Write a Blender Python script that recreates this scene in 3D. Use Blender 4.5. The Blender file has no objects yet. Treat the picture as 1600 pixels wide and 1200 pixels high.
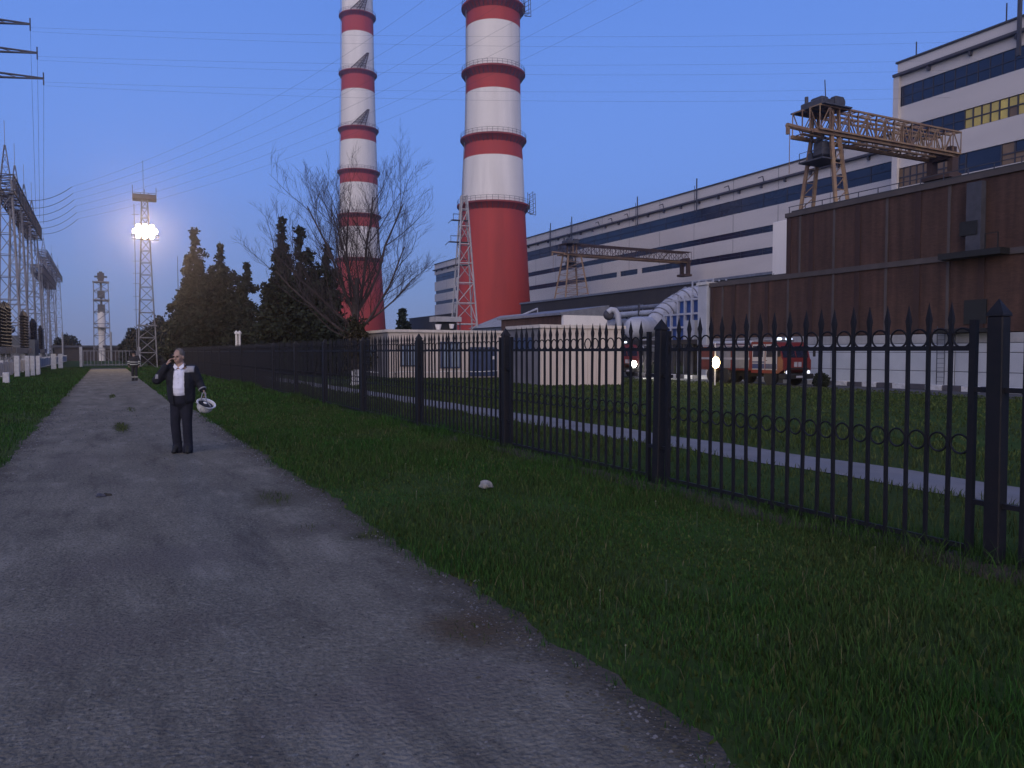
import bpy, bmesh, math, random
import numpy as np
from mathutils import Vector, Matrix, Euler
random.seed(7); rng = np.random.default_rng(7)
R = math.radians
sc = bpy.context.scene
col = sc.collection

# ---------------------------------------------------------------- camera, sky, dusk glow, exposure
CAM_H = 1.72; F = 1200.0; PITCH = math.atan(50/1200)
cam = bpy.data.cameras.new('camera'); cam.sensor_width = 36; cam.lens = 27; cam.clip_start = 0.05; cam.clip_end = 6000
co = bpy.data.objects.new('camera', cam); col.objects.link(co)
co.location = (0, 0, CAM_H); co.rotation_euler = (R(90)-PITCH, 0, 0)
sc.camera = co
w = bpy.data.worlds.new('World'); sc.world = w; w.use_nodes = True
nt = w.node_tree; bg = nt.nodes['Background']
sky = nt.nodes.new('ShaderNodeTexSky'); sky.sky_type = 'NISHITA'; sky.sun_disc = False
SUN_EL, SUN_AZ = 18.0, 186.0           # azimuth of the glow, degrees clockwise from +Y (behind the camera)
sky.sun_elevation = R(SUN_EL); sky.sun_rotation = R(SUN_AZ)
sky.air_density = 1.0; sky.dust_density = 0.6; sky.ozone_density = 4.0
# twilight colours over elevation, laid over the physical sky
geo = nt.nodes.new('ShaderNodeTexCoord'); spz = nt.nodes.new('ShaderNodeSeparateXYZ'); nt.links.new(geo.outputs['Generated'], spz.inputs[0])
ramp = nt.nodes.new('ShaderNodeValToRGB'); cr_ = ramp.color_ramp
stops = [(0.0,(.020,.022,.030)), (.485,(.030,.032,.045)), (.5,(.24,.285,.47)), (.54,(.205,.320,.64)), (.60,(.178,.345,.87)), (.70,(.132,.282,.80)), (.82,(.080,.175,.56)), (1.0,(.060,.130,.42))]
cr_.elements[0].position = stops[0][0]; cr_.elements[0].color = (*stops[0][1],1); cr_.elements[1].position = 1.0; cr_.elements[1].color = (*stops[-1][1],1)
for po, c_ in stops[1:-1]: e_ = cr_.elements.new(po); e_.color = (*c_,1)
mrz = nt.nodes.new('ShaderNodeMapRange'); mrz.inputs['From Min'].default_value = -1; mrz.inputs['From Max'].default_value = 1
nt.links.new(spz.outputs[2], mrz.inputs[0]); nt.links.new(mrz.outputs[0], ramp.inputs[0])
SKY_S = 0.10
sc_r = nt.nodes.new('ShaderNodeVectorMath'); sc_r.operation = 'SCALE'; sc_r.inputs['Scale'].default_value = 1/SKY_S; nt.links.new(ramp.outputs[0], sc_r.inputs[0])
mxs = nt.nodes.new('ShaderNodeMix'); mxs.data_type = 'RGBA'; mxs.inputs['Factor'].default_value = .95
nt.links.new(sky.outputs[0], mxs.inputs['A']); nt.links.new(sc_r.outputs[0], mxs.inputs['B'])
nt.links.new(mxs.outputs['Result'], bg.inputs[0]); bg.inputs[1].default_value = SKY_S
sl = bpy.data.lights.new('dusk_glow', 'SUN'); sl.energy = 2.5; sl.angle = R(85); sl.color = (1.0, 0.84, 0.69)
so = bpy.data.objects.new('dusk_glow', sl); col.objects.link(so)
az = R(SUN_AZ); el = R(SUN_EL)
dirv = Vector((-math.sin(az)*math.cos(el), -math.cos(az)*math.cos(el), -math.sin(el)))
so.rotation_euler = dirv.to_track_quat('-Z', 'Y').to_euler(); so.location = (0, -20, 60)
vs = sc.view_settings; vs.view_transform = 'Standard'; vs.look = 'None'; vs.exposure = 0.1; vs.gamma = 1.0
vs.use_curve_mapping = False
sc.cycles.sample_clamp_indirect = 3.0
sc.cycles.max_bounces = 6; sc.cycles.transparent_max_bounces = 8

# ---------------------------------------------------------------- frames
CR = Matrix.Rotation(-PITCH, 3, 'X')
def ray(px, py):
    v = CR @ Vector(((px-800)/F, 1.0, (600-py)/F)); return v
def P(px, py, D):
    v = ray(px, py); v = v*(D/v.y); return Vector((v.x, v.y, v.z+CAM_H))
TR = math.atan(635/1200); TB = math.atan(0.5)
def RS(n, s, z=0.0):                      # road frame: n to the right of the camera line, s along the road
    return Vector((n*math.cos(TR)-s*math.sin(TR), n*math.sin(TR)+s*math.cos(TR), z))
def BF(O, l, z=0.0):                      # frame of the power station
    return Vector((O*math.cos(TB)-l*math.sin(TB), O*math.sin(TB)+l*math.cos(TB), z))
def toB(v): return (v.x*math.cos(TB)+v.y*math.sin(TB), -v.x*math.sin(TB)+v.y*math.cos(TB))
def Bx(px, O):                            # l of the point on plane O seen at pixel column px
    t = (px-800)/F; D = O/(math.cos(TB)*t+math.sin(TB)); return -math.sin(TB)*t*D+math.cos(TB)*D
def ns(x, y): return x*math.cos(TR)+y*math.sin(TR)
def gz(x, y):
    n = ns(x, y); return -0.32*min(1, max(0, (n-9)/20))
def onG(px, D):
    p = P(px, 600, D); return Vector((p.x, p.y, gz(p.x, p.y)))

# ---------------------------------------------------------------- materials
def mat(name, c, rough=0.8, c2=None, scale=3.0, bump=0.0, bscale=40, metal=0.0, stretch=None, island=0.0, detail=4, spec=0.4, big=None):
    m = bpy.data.materials.new(name); m.use_nodes = True
    t = m.node_tree; b = t.nodes['Principled BSDF']; N = t.nodes.new; L = t.links.new
    b.inputs['Roughness'].default_value = rough; b.inputs['Metallic'].default_value = metal
    b.inputs['Specular IOR Level'].default_value = spec
    tc = N('ShaderNodeTexCoord'); src = tc.outputs['Object']
    if stretch:
        mp = N('ShaderNodeMapping'); mp.inputs['Scale'].default_value = stretch; L(src, mp.inputs[0]); src2 = mp.outputs[0]
    else: src2 = src
    c2 = c2 or tuple(v*0.75 for v in c)
    no = N('ShaderNodeTexNoise'); no.inputs['Scale'].default_value = scale; no.inputs['Detail'].default_value = detail; no.inputs['Roughness'].default_value = 0.6
    L(src2, no.inputs['Vector'])
    rp = N('ShaderNodeValToRGB'); rp.color_ramp.elements[0].position = 0.35; rp.color_ramp.elements[1].position = 0.68
    rp.color_ramp.elements[0].color = (*c, 1); rp.color_ramp.elements[1].color = (*c2, 1)
    L(no.outputs['Fac'], rp.inputs[0]); out = rp.outputs[0]
    if big:
        n2 = N('ShaderNodeTexNoise'); n2.inputs['Scale'].default_value = big[0]; n2.inputs['Detail'].default_value = 3; L(src, n2.inputs['Vector'])
        r2 = N('ShaderNodeMapRange'); r2.inputs['From Min'].default_value = 0.4; r2.inputs['From Max'].default_value = 0.7; L(n2.outputs['Fac'], r2.inputs[0])
        mx = N('ShaderNodeMix'); mx.data_type = 'RGBA'; mx.inputs['B'].default_value = (*big[1], 1); L(out, mx.inputs['A']); L(r2.outputs[0], mx.inputs['Factor']); out = mx.outputs['Result']
    if island:
        g = N('ShaderNodeNewGeometry'); hs = N('ShaderNodeHueSaturation'); mr = N('ShaderNodeMapRange')
        mr.inputs['To Min'].default_value = 1-island; mr.inputs['To Max'].default_value = 1+island
        L(g.outputs['Random Per Island'], mr.inputs[0]); L(mr.outputs[0], hs.inputs['Value']); L(out, hs.inputs['Color']); out = hs.outputs[0]
    L(out, b.inputs['Base Color'])
    if bump:
        nb = N('ShaderNodeTexNoise'); nb.inputs['Scale'].default_value = bscale; nb.inputs['Detail'].default_value = 5; L(src, nb.inputs['Vector'])
        bp = N('ShaderNodeBump'); bp.inputs['Strength'].default_value = bump; bp.inputs['Distance'].default_value = 0.03
        L(nb.outputs['Fac'], bp.inputs['Height']); L(bp.outputs[0], b.inputs['Normal'])
    return m
def emit(name, c, s):
    m = bpy.data.materials.new(name); m.use_nodes = True; b = m.node_tree.nodes['Principled BSDF']
    b.inputs['Base Color'].default_value = (*c, 1); b.inputs['Emission Color'].default_value = (*c, 1); b.inputs['Emission Strength'].default_value = s
    if 'pane' in name:
        oi = m.node_tree.nodes.new('ShaderNodeObjectInfo'); mr = m.node_tree.nodes.new('ShaderNodeMapRange'); mr.inputs['To Min'].default_value = s*.35; mr.inputs['To Max'].default_value = s*1.3
        N_ = m.node_tree.nodes.new; L_ = m.node_tree.links.new; L_(oi.outputs['Random'], mr.inputs[0])
        no = N_('ShaderNodeTexNoise'); no.inputs['Scale'].default_value = 1.6; no.inputs['Detail'].default_value = 4; gp = N_('ShaderNodeTexCoord'); ob = N_('ShaderNodeVectorMath'); ob.operation = 'ADD'; L_(gp.outputs['Object'], ob.inputs[0]); L_(oi.outputs['Location'], ob.inputs[1]); L_(ob.outputs[0], no.inputs['Vector'])
        r2 = N_('ShaderNodeMapRange'); r2.inputs['From Min'].default_value = .3; r2.inputs['From Max'].default_value = .7; r2.inputs['To Min'].default_value = .35; r2.inputs['To Max'].default_value = 1.5; L_(no.outputs['Fac'], r2.inputs[0])
        mu = N_('ShaderNodeMath'); mu.operation = 'MULTIPLY'; L_(mr.outputs[0], mu.inputs[0]); L_(r2.outputs[0], mu.inputs[1]); L_(mu.outputs[0], b.inputs['Emission Strength'])
    return m
M = {}
M['iron'] = mat('iron', (.009,.009,.012), .6, (.014,.012,.014), 8, spec=.25)
M['red'] = mat('red_paint', (.42,.052,.042), .75, (.31,.042,.036), .35, .15, 3, stretch=(1,1,.10), big=(.05,(.36,.048,.040)))
M['darkred'] = mat('dark_red_paint', (.27,.040,.038), .75, (.17,.032,.032), .3)
M['whitep'] = mat('white_paint', (.80,.75,.71), .8, (.62,.58,.55), .35, .1, 3, stretch=(1,1,.08), big=(.07,(.70,.66,.62)))
M['wallwhite'] = mat('facade_panel', (.60,.55,.52), .85, (.50,.46,.44), .08, stretch=(1,.3,3), big=(.03,(.54,.50,.475)))
M['cornice'] = mat('cornice', (.07,.065,.075), .8)
M['glass'] = mat('band_glass', (.010,.013,.032), .22, (.018,.022,.045), .25, spec=.6)
M['mullion'] = mat('mullion', (.05,.05,.065), .7)
M['roofing'] = mat('roofing', (.06,.058,.06), .95)
M['dark'] = mat('dark_shed', (.035,.03,.032), .9, (.05,.042,.04), .4)
M['concrete'] = mat('concrete', (.33,.32,.32), .9, (.24,.235,.24), 1.2, .3, 20)
M['whiteconc'] = mat('white_plinth', (.42,.43,.47), .85, (.34,.35,.39), .5, big=(.15,(.36,.37,.40)))
M['steel'] = mat('galvanised_steel', (.22,.22,.24), .55, (.15,.15,.17), 2, metal=.3)
M['steeldark'] = mat('dark_steel', (.06,.06,.075), .7, (.04,.04,.05), 2)
M['yellow'] = mat('crane_yellow', (.30,.20,.11), .75, (.17,.11,.075), 1.2, big=(.5,(.20,.12,.08)))
M['rust'] = mat('rusty_steel', (.075,.045,.038), .85, (.045,.030,.030), 1)
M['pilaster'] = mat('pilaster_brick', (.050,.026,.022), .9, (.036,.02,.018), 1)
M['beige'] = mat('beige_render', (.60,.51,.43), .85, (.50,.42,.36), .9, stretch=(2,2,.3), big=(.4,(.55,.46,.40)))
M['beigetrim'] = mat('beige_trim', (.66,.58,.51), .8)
M['shadedwall'] = mat('shaded_render', (.20,.19,.20), .9, (.15,.14,.15), .5)  # beige buildings' side walls: their shade is put into this darker grey
M['doorblue'] = mat('blue_door_paint', (.06,.08,.15), .5, (.045,.06,.11), 2)
M['paneblue'] = mat('window_glass', (.20,.25,.32), .15, (.27,.31,.37), 1.2, spec=.6)
M['bark'] = mat('bark', (.075,.055,.05), .95, (.04,.03,.03), 6, .6, 20, stretch=(1,1,.3))
M['limewash'] = mat('limewash', (.55,.54,.54), .95, (.38,.37,.36), 5, .4, 25)
M['twig'] = mat('twig', (.055,.042,.042), .95)
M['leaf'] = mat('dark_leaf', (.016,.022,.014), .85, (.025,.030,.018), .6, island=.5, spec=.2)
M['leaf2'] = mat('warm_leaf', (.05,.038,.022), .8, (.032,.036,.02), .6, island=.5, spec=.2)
M['blue'] = mat('blue_cladding', (.03,.09,.32), .5, (.022,.06,.22), .8)
M['duct'] = mat('insulated_duct', (.42,.43,.48), .6, (.30,.31,.36), 1.0, bump=.2, bscale=6)
M['black'] = mat('black_rubber', (.012,.012,.013), .7)
M['truckred'] = mat('truck_red', (.135,.016,.014), .45, (.11,.014,.013), 2)
M['truckwhite'] = mat('truck_white', (.32,.32,.36), .45, (.26,.26,.30), 2)
M['truckblue'] = mat('truck_blue', (.02,.035,.12), .4)
M['chrome'] = mat('bright_metal', (.6,.6,.62), .2, metal=.9)
M['beacon'] = emit('beacon_blue', (.75,.85,1), 1.6)
M['flood'] = emit('floodlight_lamp', (1,.80,.55), 40)
M['head'] = emit('headlight_lamp', (1,.97,.88), 30)
M['dimhead'] = emit('dim_headlight', (.9,.92,1), .9)
M['yellowlamp'] = emit('yellow_lantern', (1,.72,.30), 22)
M['litpane'] = emit('lit_pane', (.40,.31,.09), .20)
M['dimpane'] = emit('dim_pane', (.14,.09,.055), .09)
M['stone'] = mat('white_stone', (.28,.27,.255), .9, (.17,.165,.15), 9, .6, 30)
M['soil'] = mat('soil', (.035,.028,.02), 1, (.05,.042,.03), 5, .6, 20)
M['skin'] = mat('skin', (.36,.235,.175), .55, (.32,.20,.15), 8)
M['hair'] = mat('hair', (.15,.13,.115), .85, (.09,.08,.07), 30)
M['jacket'] = mat('navy_jacket', (.006,.0065,.012), .85, (.011,.012,.020), 6, 1.0, 11)
M['jeans'] = mat('dark_jeans', (.006,.007,.015), .9, (.011,.012,.024), 5, .9, 9)
M['shirt'] = mat('white_shirt', (.72,.72,.80), .8, (.60,.60,.70), 5, .8, 10)
M['reflect'] = mat('reflective_patch', (.26,.26,.29), .5)
M['helmet'] = mat('helmet_white', (.70,.70,.70), .35)
M['phone'] = mat('phone_black', (.01,.01,.012), .3)
M['fireman'] = mat('turnout_cloth', (.018,.018,.022), .9)
M['reflband'] = mat('reflective_band', (.45,.45,.40), .5)
M['porcelain'] = mat('brown_porcelain', (.014,.011,.011), .7)
M['transformer'] = mat('transformer_grey', (.10,.105,.115), .6)

# ---------------------------------------------------------------- mesh builder
class MB:
    def __init__(s): s.v = []; s.f = []
    def add(s, vs, fs):
        o = len(s.v); s.v += [tuple(q) for q in vs]; s.f += [tuple(i+o for i in f) for f in fs]; return s
    def box(s, x0, x1, y0, y1, z0, z1):
        return s.add([(x0,y0,z0),(x1,y0,z0),(x1,y1,z0),(x0,y1,z0),(x0,y0,z1),(x1,y0,z1),(x1,y1,z1),(x0,y1,z1)],
                     [(0,3,2,1),(4,5,6,7),(0,1,5,4),(1,2,6,5),(2,3,7,6),(3,0,4,7)])
    def bevbox(s, x0, x1, y0, y1, z0, z1, b):
        vs, fs = [], []
        prof = [(z0, b), (z0+b, 0), (z1-b, 0), (z1, b)]
        for z, i in prof:
            X0, X1, Y0, Y1 = x0+i, x1-i, y0+i, y1-i
            vs += [(X0+b,Y0,z),(X1-b,Y0,z),(X1,Y0+b,z),(X1,Y1-b,z),(X1-b,Y1,z),(X0+b,Y1,z),(X0,Y1-b,z),(X0,Y0+b,z)]
        for k in range(3):
            for j in range(8): fs.append((k*8+j, k*8+(j+1)%8, k*8+8+(j+1)%8, k*8+8+j))
        fs.append(tuple(range(7,-1,-1))); fs.append(tuple(range(24,32)))
        return s.add(vs, fs)
    def tube(s, pts, r, n=6, cap=True):
        pts = [Vector(p) for p in pts]; rs = r if isinstance(r, (list, tuple)) else [r]*len(pts)
        vs, fs = [], []; prev = None
        for i, p in enumerate(pts):
            d = (pts[min(i+1,len(pts)-1)]-pts[max(i-1,0)])
            d = d.normalized() if d.length > 1e-9 else Vector((0,0,1))
            if prev is None:
                a = d.cross(Vector((0,0,1)));  a = a if a.length > .05 else d.cross(Vector((1,0,0)))
            else: a = prev - d*prev.dot(d)
            if a.length < 1e-6: a = d.orthogonal()
            a.normalize(); b = d.cross(a); prev = a
            for k in range(n):
                t = 2*math.pi*(k+.5)/n; vs.append(p+(a*math.cos(t)+b*math.sin(t))*rs[i])
        for i in range(len(pts)-1):
            for k in range(n): fs.append((i*n+k, i*n+(k+1)%n, (i+1)*n+(k+1)%n, (i+1)*n+k))
        if cap: fs.append(tuple(range(n-1,-1,-1))); fs.append(tuple((len(pts)-1)*n+k for k in range(n)))
        return s.add(vs, fs)
    def bar(s, p, q, r=.03, n=4): return s.tube([p, q], r, n)
    def lathe(s, prof, n=32, c=(0,0,0), close=False):
        vs, fs = [], []
        for r, z in prof:
            for k in range(n):
                t = 2*math.pi*k/n; vs.append((c[0]+r*math.cos(t), c[1]+r*math.sin(t), c[2]+z))
        m = len(prof)
        for i in range(m-1 if not close else m):
            j = (i+1) % m
            for k in range(n): fs.append((i*n+k, i*n+(k+1)%n, j*n+(k+1)%n, j*n+k))
        if not close:
            if prof[0][0] > .001: fs.append(tuple(range(n-1,-1,-1)))
            if prof[-1][0] > .001: fs.append(tuple((m-1)*n+k for k in range(n)))
        return s.add(vs, fs)
    def torus(s, c, R_, r, axis='y', n=14, k=5):
        pts = []
        vs, fs = [], []
        for i in range(n):
            a = 2*math.pi*i/n
            for j in range(k):
                b = 2*math.pi*j/k; rr = R_+r*math.cos(b); h = r*math.sin(b)
                u, v = rr*math.cos(a), rr*math.sin(a)
                q = {'y': (u, h, v), 'x': (h, u, v), 'z': (u, v, h)}[axis]
                vs.append((c[0]+q[0], c[1]+q[1], c[2]+q[2]))
        for i in range(n):
            for j in range(k): fs.append((i*k+j, ((i+1)%n)*k+j, ((i+1)%n)*k+(j+1)%k, i*k+(j+1)%k))
        return s.add(vs, fs)
    def ell(s, c, rad, rot=None, nu=14, nv=9):
        vs, fs = [], []; M3 = rot or Matrix.Identity(3); c = Vector(c)
        for i in range(nv+1):
            ph = math.pi*i/nv
            for j in range(nu):
                th = 2*math.pi*j/nu
                vs.append(c+M3@Vector((rad[0]*math.sin(ph)*math.cos(th), rad[1]*math.sin(ph)*math.sin(th), rad[2]*math.cos(ph))))
        for i in range(nv):
            for j in range(nu): fs.append((i*nu+j, (i+1)*nu+j, (i+1)*nu+(j+1)%nu, i*nu+(j+1)%nu))
        return s.add(vs, fs)
    def cap(s, p, q, r1, r2, n=12):
        p, q = Vector(p), Vector(q); d = (q-p).normalized(); pts, rs = [], []
        for a in (80, 55, 28): pts.append(p-d*r1*math.sin(R(a))); rs.append(r1*math.cos(R(a)))
        for t in (0, .5, 1): pts.append(p.lerp(q, t)); rs.append(r1+(r2-r1)*t)
        for a in (28, 55, 80): pts.append(q+d*r2*math.sin(R(a))); rs.append(r2*math.cos(R(a)))
        return s.tube(pts, rs, n)
    def build(s, name, m, parent=None, sharp=35, loc=None, rotz=None):
        me = bpy.data.meshes.new(name); me.from_pydata(s.v, [], s.f); me.update()
        if m: me.materials.append(m)
        me.polygons.foreach_set('use_smooth', [True]*len(me.polygons)); me.set_sharp_from_angle(angle=R(sharp))
        o = bpy.data.objects.new(name, me); col.objects.link(o)
        if parent: o.parent = parent
        if loc is not None: o.location = loc
        if rotz is not None: o.rotation_euler = (0,0,rotz)
        return o
def tag(o, label=None, cat=None, group=None, kind=None):
    if label: o['label'] = label
    if cat: o['category'] = cat
    if group: o['group'] = group
    if kind: o['kind'] = kind
    return o
def thing(name, label, cat, loc=(0,0,0), rotz=0, group=None):
    o = bpy.data.objects.new(name, None); col.objects.link(o); o.location = loc; o.rotation_euler = (0,0,rotz); o.empty_display_size = .2
    return tag(o, label, cat, group)
def share(src, name, parent, loc, rot=(0,0,0)):
    o = bpy.data.objects.new(name, src.data); col.objects.link(o); o.parent = parent; o.location = loc; o.rotation_euler = rot; return o
def copy_tree(o, parent=None):
    c = o.copy(); col.objects.link(c); c.parent = parent
    for ch in list(o.children): copy_tree(ch, c)
    return c
def quad_mesh(name, V, faces_idx, m, parent=None):      # numpy verts (n,3) and faces as list of arrays with equal length
    me = bpy.data.meshes.new(name)
    nv = len(V); me.vertices.add(nv); me.vertices.foreach_set('co', V.astype(np.float32).ravel())
    tot = sum(f.size for f in faces_idx); npoly = sum(len(f) for f in faces_idx)
    me.loops.add(tot); me.polygons.add(npoly)
    li = np.concatenate([f.ravel() for f in faces_idx]).astype(np.int32)
    sizes = np.concatenate([np.full(len(f), f.shape[1]) for f in faces_idx])
    st = np.concatenate([[0], np.cumsum(sizes)[:-1]]).astype(np.int32)
    me.loops.foreach_set('vertex_index', li); me.polygons.foreach_set('loop_start', st)
    me.update(calc_edges=True); me.validate(); me.materials.append(m)
    o = bpy.data.objects.new(name, me); col.objects.link(o)
    if parent: o.parent = parent
    return o
def lattice(mb, z0, z1, w0, w1, n, r=.04, rb=.025, cx=0, cy=0, horiz=True):
    def c(z, i):
        t = (z-z0)/(z1-z0); h = (w0+(w1-w0)*t)/2
        sx, sy = ((-1,-1),(1,-1),(1,1),(-1,1))[i%4]; return Vector((cx+sx*h, cy+sy*h, z))
    for i in range(4): mb.bar(c(z0,i), c(z1,i), r)
    zs = [z0]; 
    for k in range(n): zs.append(z0+(z1-z0)*(1-(1-(k+1)/n)**1.15))
    for k in range(n):
        for i in range(4):
            if (k+i)%2: mb.bar(c(zs[k],i), c(zs[k+1],i+1), rb, 3)
            else: mb.bar(c(zs[k],i+1), c(zs[k+1],i), rb, 3)
            if horiz: mb.bar(c(zs[k+1],i), c(zs[k+1],i+1), rb, 3)
    return mb
def truss(mb, p, q, w, h, n, r=.05, rb=.03):            # box girder between p and q (top-centre line)
    p, q = Vector(p), Vector(q); d = (q-p).normalized(); s = d.cross(Vector((0,0,1))).normalized()
    def c(t, i): return p.lerp(q, t)+s*(w/2*(-1,1,1,-1)[i%4])+Vector((0,0,(0,0,-h,-h)[i%4]))
    for i in range(4): mb.bar(c(0,i), c(1,i), r)
    for k in range(n):
        a, b = k/n, (k+1)/n
        for i in range(4):
            if k%2: mb.bar(c(a,i), c(b,i+1), rb, 3)
            else: mb.bar(c(a,i+1), c(b,i), rb, 3)
            mb.bar(c(b,i), c(b,i+1), rb, 3)
    for i in range(4): mb.bar(c(0,i), c(0,i+1), rb, 3)
    return mb
# ---------------------------------------------------------------- ground, road, path, kerb
def ground_hit(px, py):
    v = ray(px, py); t = -CAM_H/v.z; p = v*t; return (ns(p.x, p.y), -p.x*math.sin(TR)+p.y*math.cos(TR))
nsv = [-900,-400,-150,-60,-30,-15,-8,-4,-1.4,0,2.2,4,6,7.5,9,12,15,18,21,24,27,29,35,45,60,100,200,500,900]
ssv = [-300,-60,-20,-5,0,5,10,15,20,30,40,60,80,100,150,250,400,900]
mb = MB(); vs = []; fs = []
for s_ in ssv:
    for n_ in nsv:
        p = RS(n_, s_); vs.append((p.x, p.y, gz(p.x, p.y)))
W = len(nsv)
for i in range(len(ssv)-1):
    for j in range(W-1): fs.append((i*W+j, i*W+j+1, (i+1)*W+j+1, (i+1)*W+j))
mb.add(vs, fs)
M['ground'] = mat('grass_ground', (.030,.058,.014), 1, (.046,.074,.020), 1.6, 1.0, 9, detail=8, spec=.05, big=(.25,(.040,.054,.018)))
tag(mb.build('ground', M['ground']), kind='structure')

def road_material():
    m = mat('old_concrete_road', (.172,.158,.126), .95, (.116,.107,.087), .55, .9, 38, detail=7, spec=.10)
    t = m.node_tree; N = t.nodes.new; L = t.links.new; b = t.nodes['Principled BSDF']
    cur = b.inputs['Base Color'].links[0].from_socket
    tc = N('ShaderNodeTexCoord')
    def mixin(fac, c, amt=1.0):
        nonlocal cur
        mx = N('ShaderNodeMix'); mx.data_type = 'RGBA'; mx.inputs['B'].default_value = (*c, 1)
        if amt != 1: 
            k = N('ShaderNodeMath'); k.operation = 'MULTIPLY'; k.inputs[1].default_value = amt; L(fac, k.inputs[0]); fac = k.outputs[0]
        L(fac, mx.inputs['Factor']); L(cur, mx.inputs['A']); cur = mx.outputs['Result']
    def rng_(sock, a, bb):
        r = N('ShaderNodeMapRange'); r.inputs['From Min'].default_value = a; r.inputs['From Max'].default_value = bb; L(sock, r.inputs[0]); return r.outputs[0]
    # aggregate speckle
    n1 = N('ShaderNodeTexNoise'); n1.inputs['Scale'].default_value = 24; n1.inputs['Detail'].default_value = 6; n1.inputs['Roughness'].default_value = .75; L(tc.outputs['Object'], n1.inputs['Vector'])
    mixin(rng_(n1.outputs['Fac'], .52, .72), (.30,.28,.235), .75)
    mixin(rng_(n1.outputs['Fac'], .47, .30), (.05,.046,.042), .75)
    # long worn streaks, lighter scuffs
    mp = N('ShaderNodeMapping'); mp.inputs['Scale'].default_value = (1.5,.35,1); L(tc.outputs['Object'], mp.inputs[0])
    n2 = N('ShaderNodeTexNoise'); n2.inputs['Scale'].default_value = 1.4; n2.inputs['Detail'].default_value = 8; n2.inputs['Roughness'].default_value = .7; L(mp.outputs[0], n2.inputs['Vector'])
    mixin(rng_(n2.outputs['Fac'], .53, .70), (.265,.245,.20), .8)
    mixin(rng_(n2.outputs['Fac'], .47, .32), (.075,.067,.058), .8)
    # earth tracked along the edges
    n3 = N('ShaderNodeTexNoise'); n3.inputs['Scale'].default_value = 2.6; n3.inputs['Detail'].default_value = 8; n3.inputs['Roughness'].default_value = .75; L(tc.outputs['Object'], n3.inputs['Vector'])
    sp = N('ShaderNodeSeparateXYZ'); L(tc.outputs['Object'], sp.inputs[0])
    e = N('ShaderNodeMath'); e.operation = 'SUBTRACT'; e.inputs[1].default_value = .4; L(sp.outputs[0], e.inputs[0])
    ab = N('ShaderNodeMath'); ab.operation = 'ABSOLUTE'; L(e.outputs[0], ab.inputs[0])
    ad = N('ShaderNodeMath'); ad.operation = 'MULTIPLY_ADD'; ad.inputs[1].default_value = .9; L(n3.outputs['Fac'], ad.inputs[0]); L(ab.outputs[0], ad.inputs[2])
    mixin(rng_(ad.outputs[0], 1.95, 2.35), (.060,.052,.040), .85)
    # dirt stains at their own places on the slab
    for (px, py, rx, ry, amt, c) in ((738,985,.34,.42,.8,(.075,.052,.030)), (425,780,.40,.9,.75,(.055,.05,.035)), (190,668,.22,1.7,.9,(.035,.04,.02)), (595,835,.45,.25,.85,(.04,.042,.022)), (250,875,.9,.6,.5,(.12,.105,.095)), (110,1010,1.0,.5,.5,(.11,.095,.085)), (640,1080,.8,.4,.45,(.13,.11,.10)), (120,720,.5,1.5,.5,(.13,.115,.10)), (480,830,.5,.3,.5,(.08,.07,.06))):
        n_, s_ = ground_hit(px, py)
        m2 = N('ShaderNodeMapping'); m2.vector_type = 'TEXTURE'; m2.inputs['Location'].default_value = (n_, s_, 0); m2.inputs['Scale'].default_value = (rx, ry, 10); L(tc.outputs['Object'], m2.inputs[0])
        ln = N('ShaderNodeVectorMath'); ln.operation = 'LENGTH'; L(m2.outputs[0], ln.inputs[0])
        k = N('ShaderNodeMath'); k.operation = 'MULTIPLY_ADD'; k.inputs[1].default_value = 2.2; L(n3.outputs['Fac'], k.inputs[0]); L(ln.outputs['Value'], k.inputs[2])
        mixin(rng_(k.outputs[0], 2.2, 1.45), c, amt)
    # fine cracks
    vo = N('ShaderNodeTexVoronoi'); vo.feature = 'DISTANCE_TO_EDGE'; vo.inputs['Scale'].default_value = .42
    wv = N('ShaderNodeVectorMath'); wv.operation = 'MULTIPLY_ADD'; wv.inputs[1].default_value = (.35,.35,0); L(n3.outputs['Color'], wv.inputs[0]); L(tc.outputs['Object'], wv.inputs[2]); L(wv.outputs[0], vo.inputs['Vector'])
    mixin(rng_(vo.outputs['Distance'], .007, .002), (.10,.09,.085), .22)
    L(cur, b.inputs['Base Color']); return m
M['road'] = road_material()
def edge_noise(s, k): return .035*math.sin(s*1.3+k)+.03*math.sin(s*3.1+2*k)+.03*math.sin(s*7.3+k*3)+.02*math.sin(s*17+k)
vs, fs = [], []
S = list(np.arange(-8, 30, .12))+list(np.arange(30, 92, 1.5))
for i, s_ in enumerate(S):
    l = -1.42+edge_noise(s_, 1.0); r = 2.32+edge_noise(s_, 2.6)
    for k in range(5): vs.append((l+(r-l)*k/4, s_, .006))
for i in range(len(S)-1):
    for k in range(4): fs.append((i*5+k, i*5+k+1, i*5+6+k, i*5+5+k))
ro = MB().add(vs, fs).build('road', M['road']); ro.rotation_euler = (0,0,TR); tag(ro, kind='structure')
# dirt and weeds lying on the slab
M['path'] = mat('grey_path', (.19,.18,.175), .95, (.13,.125,.12), 1.5, .4, 30, big=(.6,(.17,.17,.18)))
vs, fs = [], []
S = list(np.arange(-6, 60, .7))
for i, s_ in enumerate(S):
    for k in range(3):
        n_ = 8.95+.08*math.sin(s_*1.9)+k*.7; p = RS(n_, s_); vs.append((p.x, p.y, gz(p.x, p.y)+.012))
for i in range(len(S)-1):
    for k in range(2): fs.append((i*3+k, i*3+k+1, i*3+4+k, i*3+3+k))
tag(MB().add(vs, fs).build('path', M['path']), kind='structure')
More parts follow.
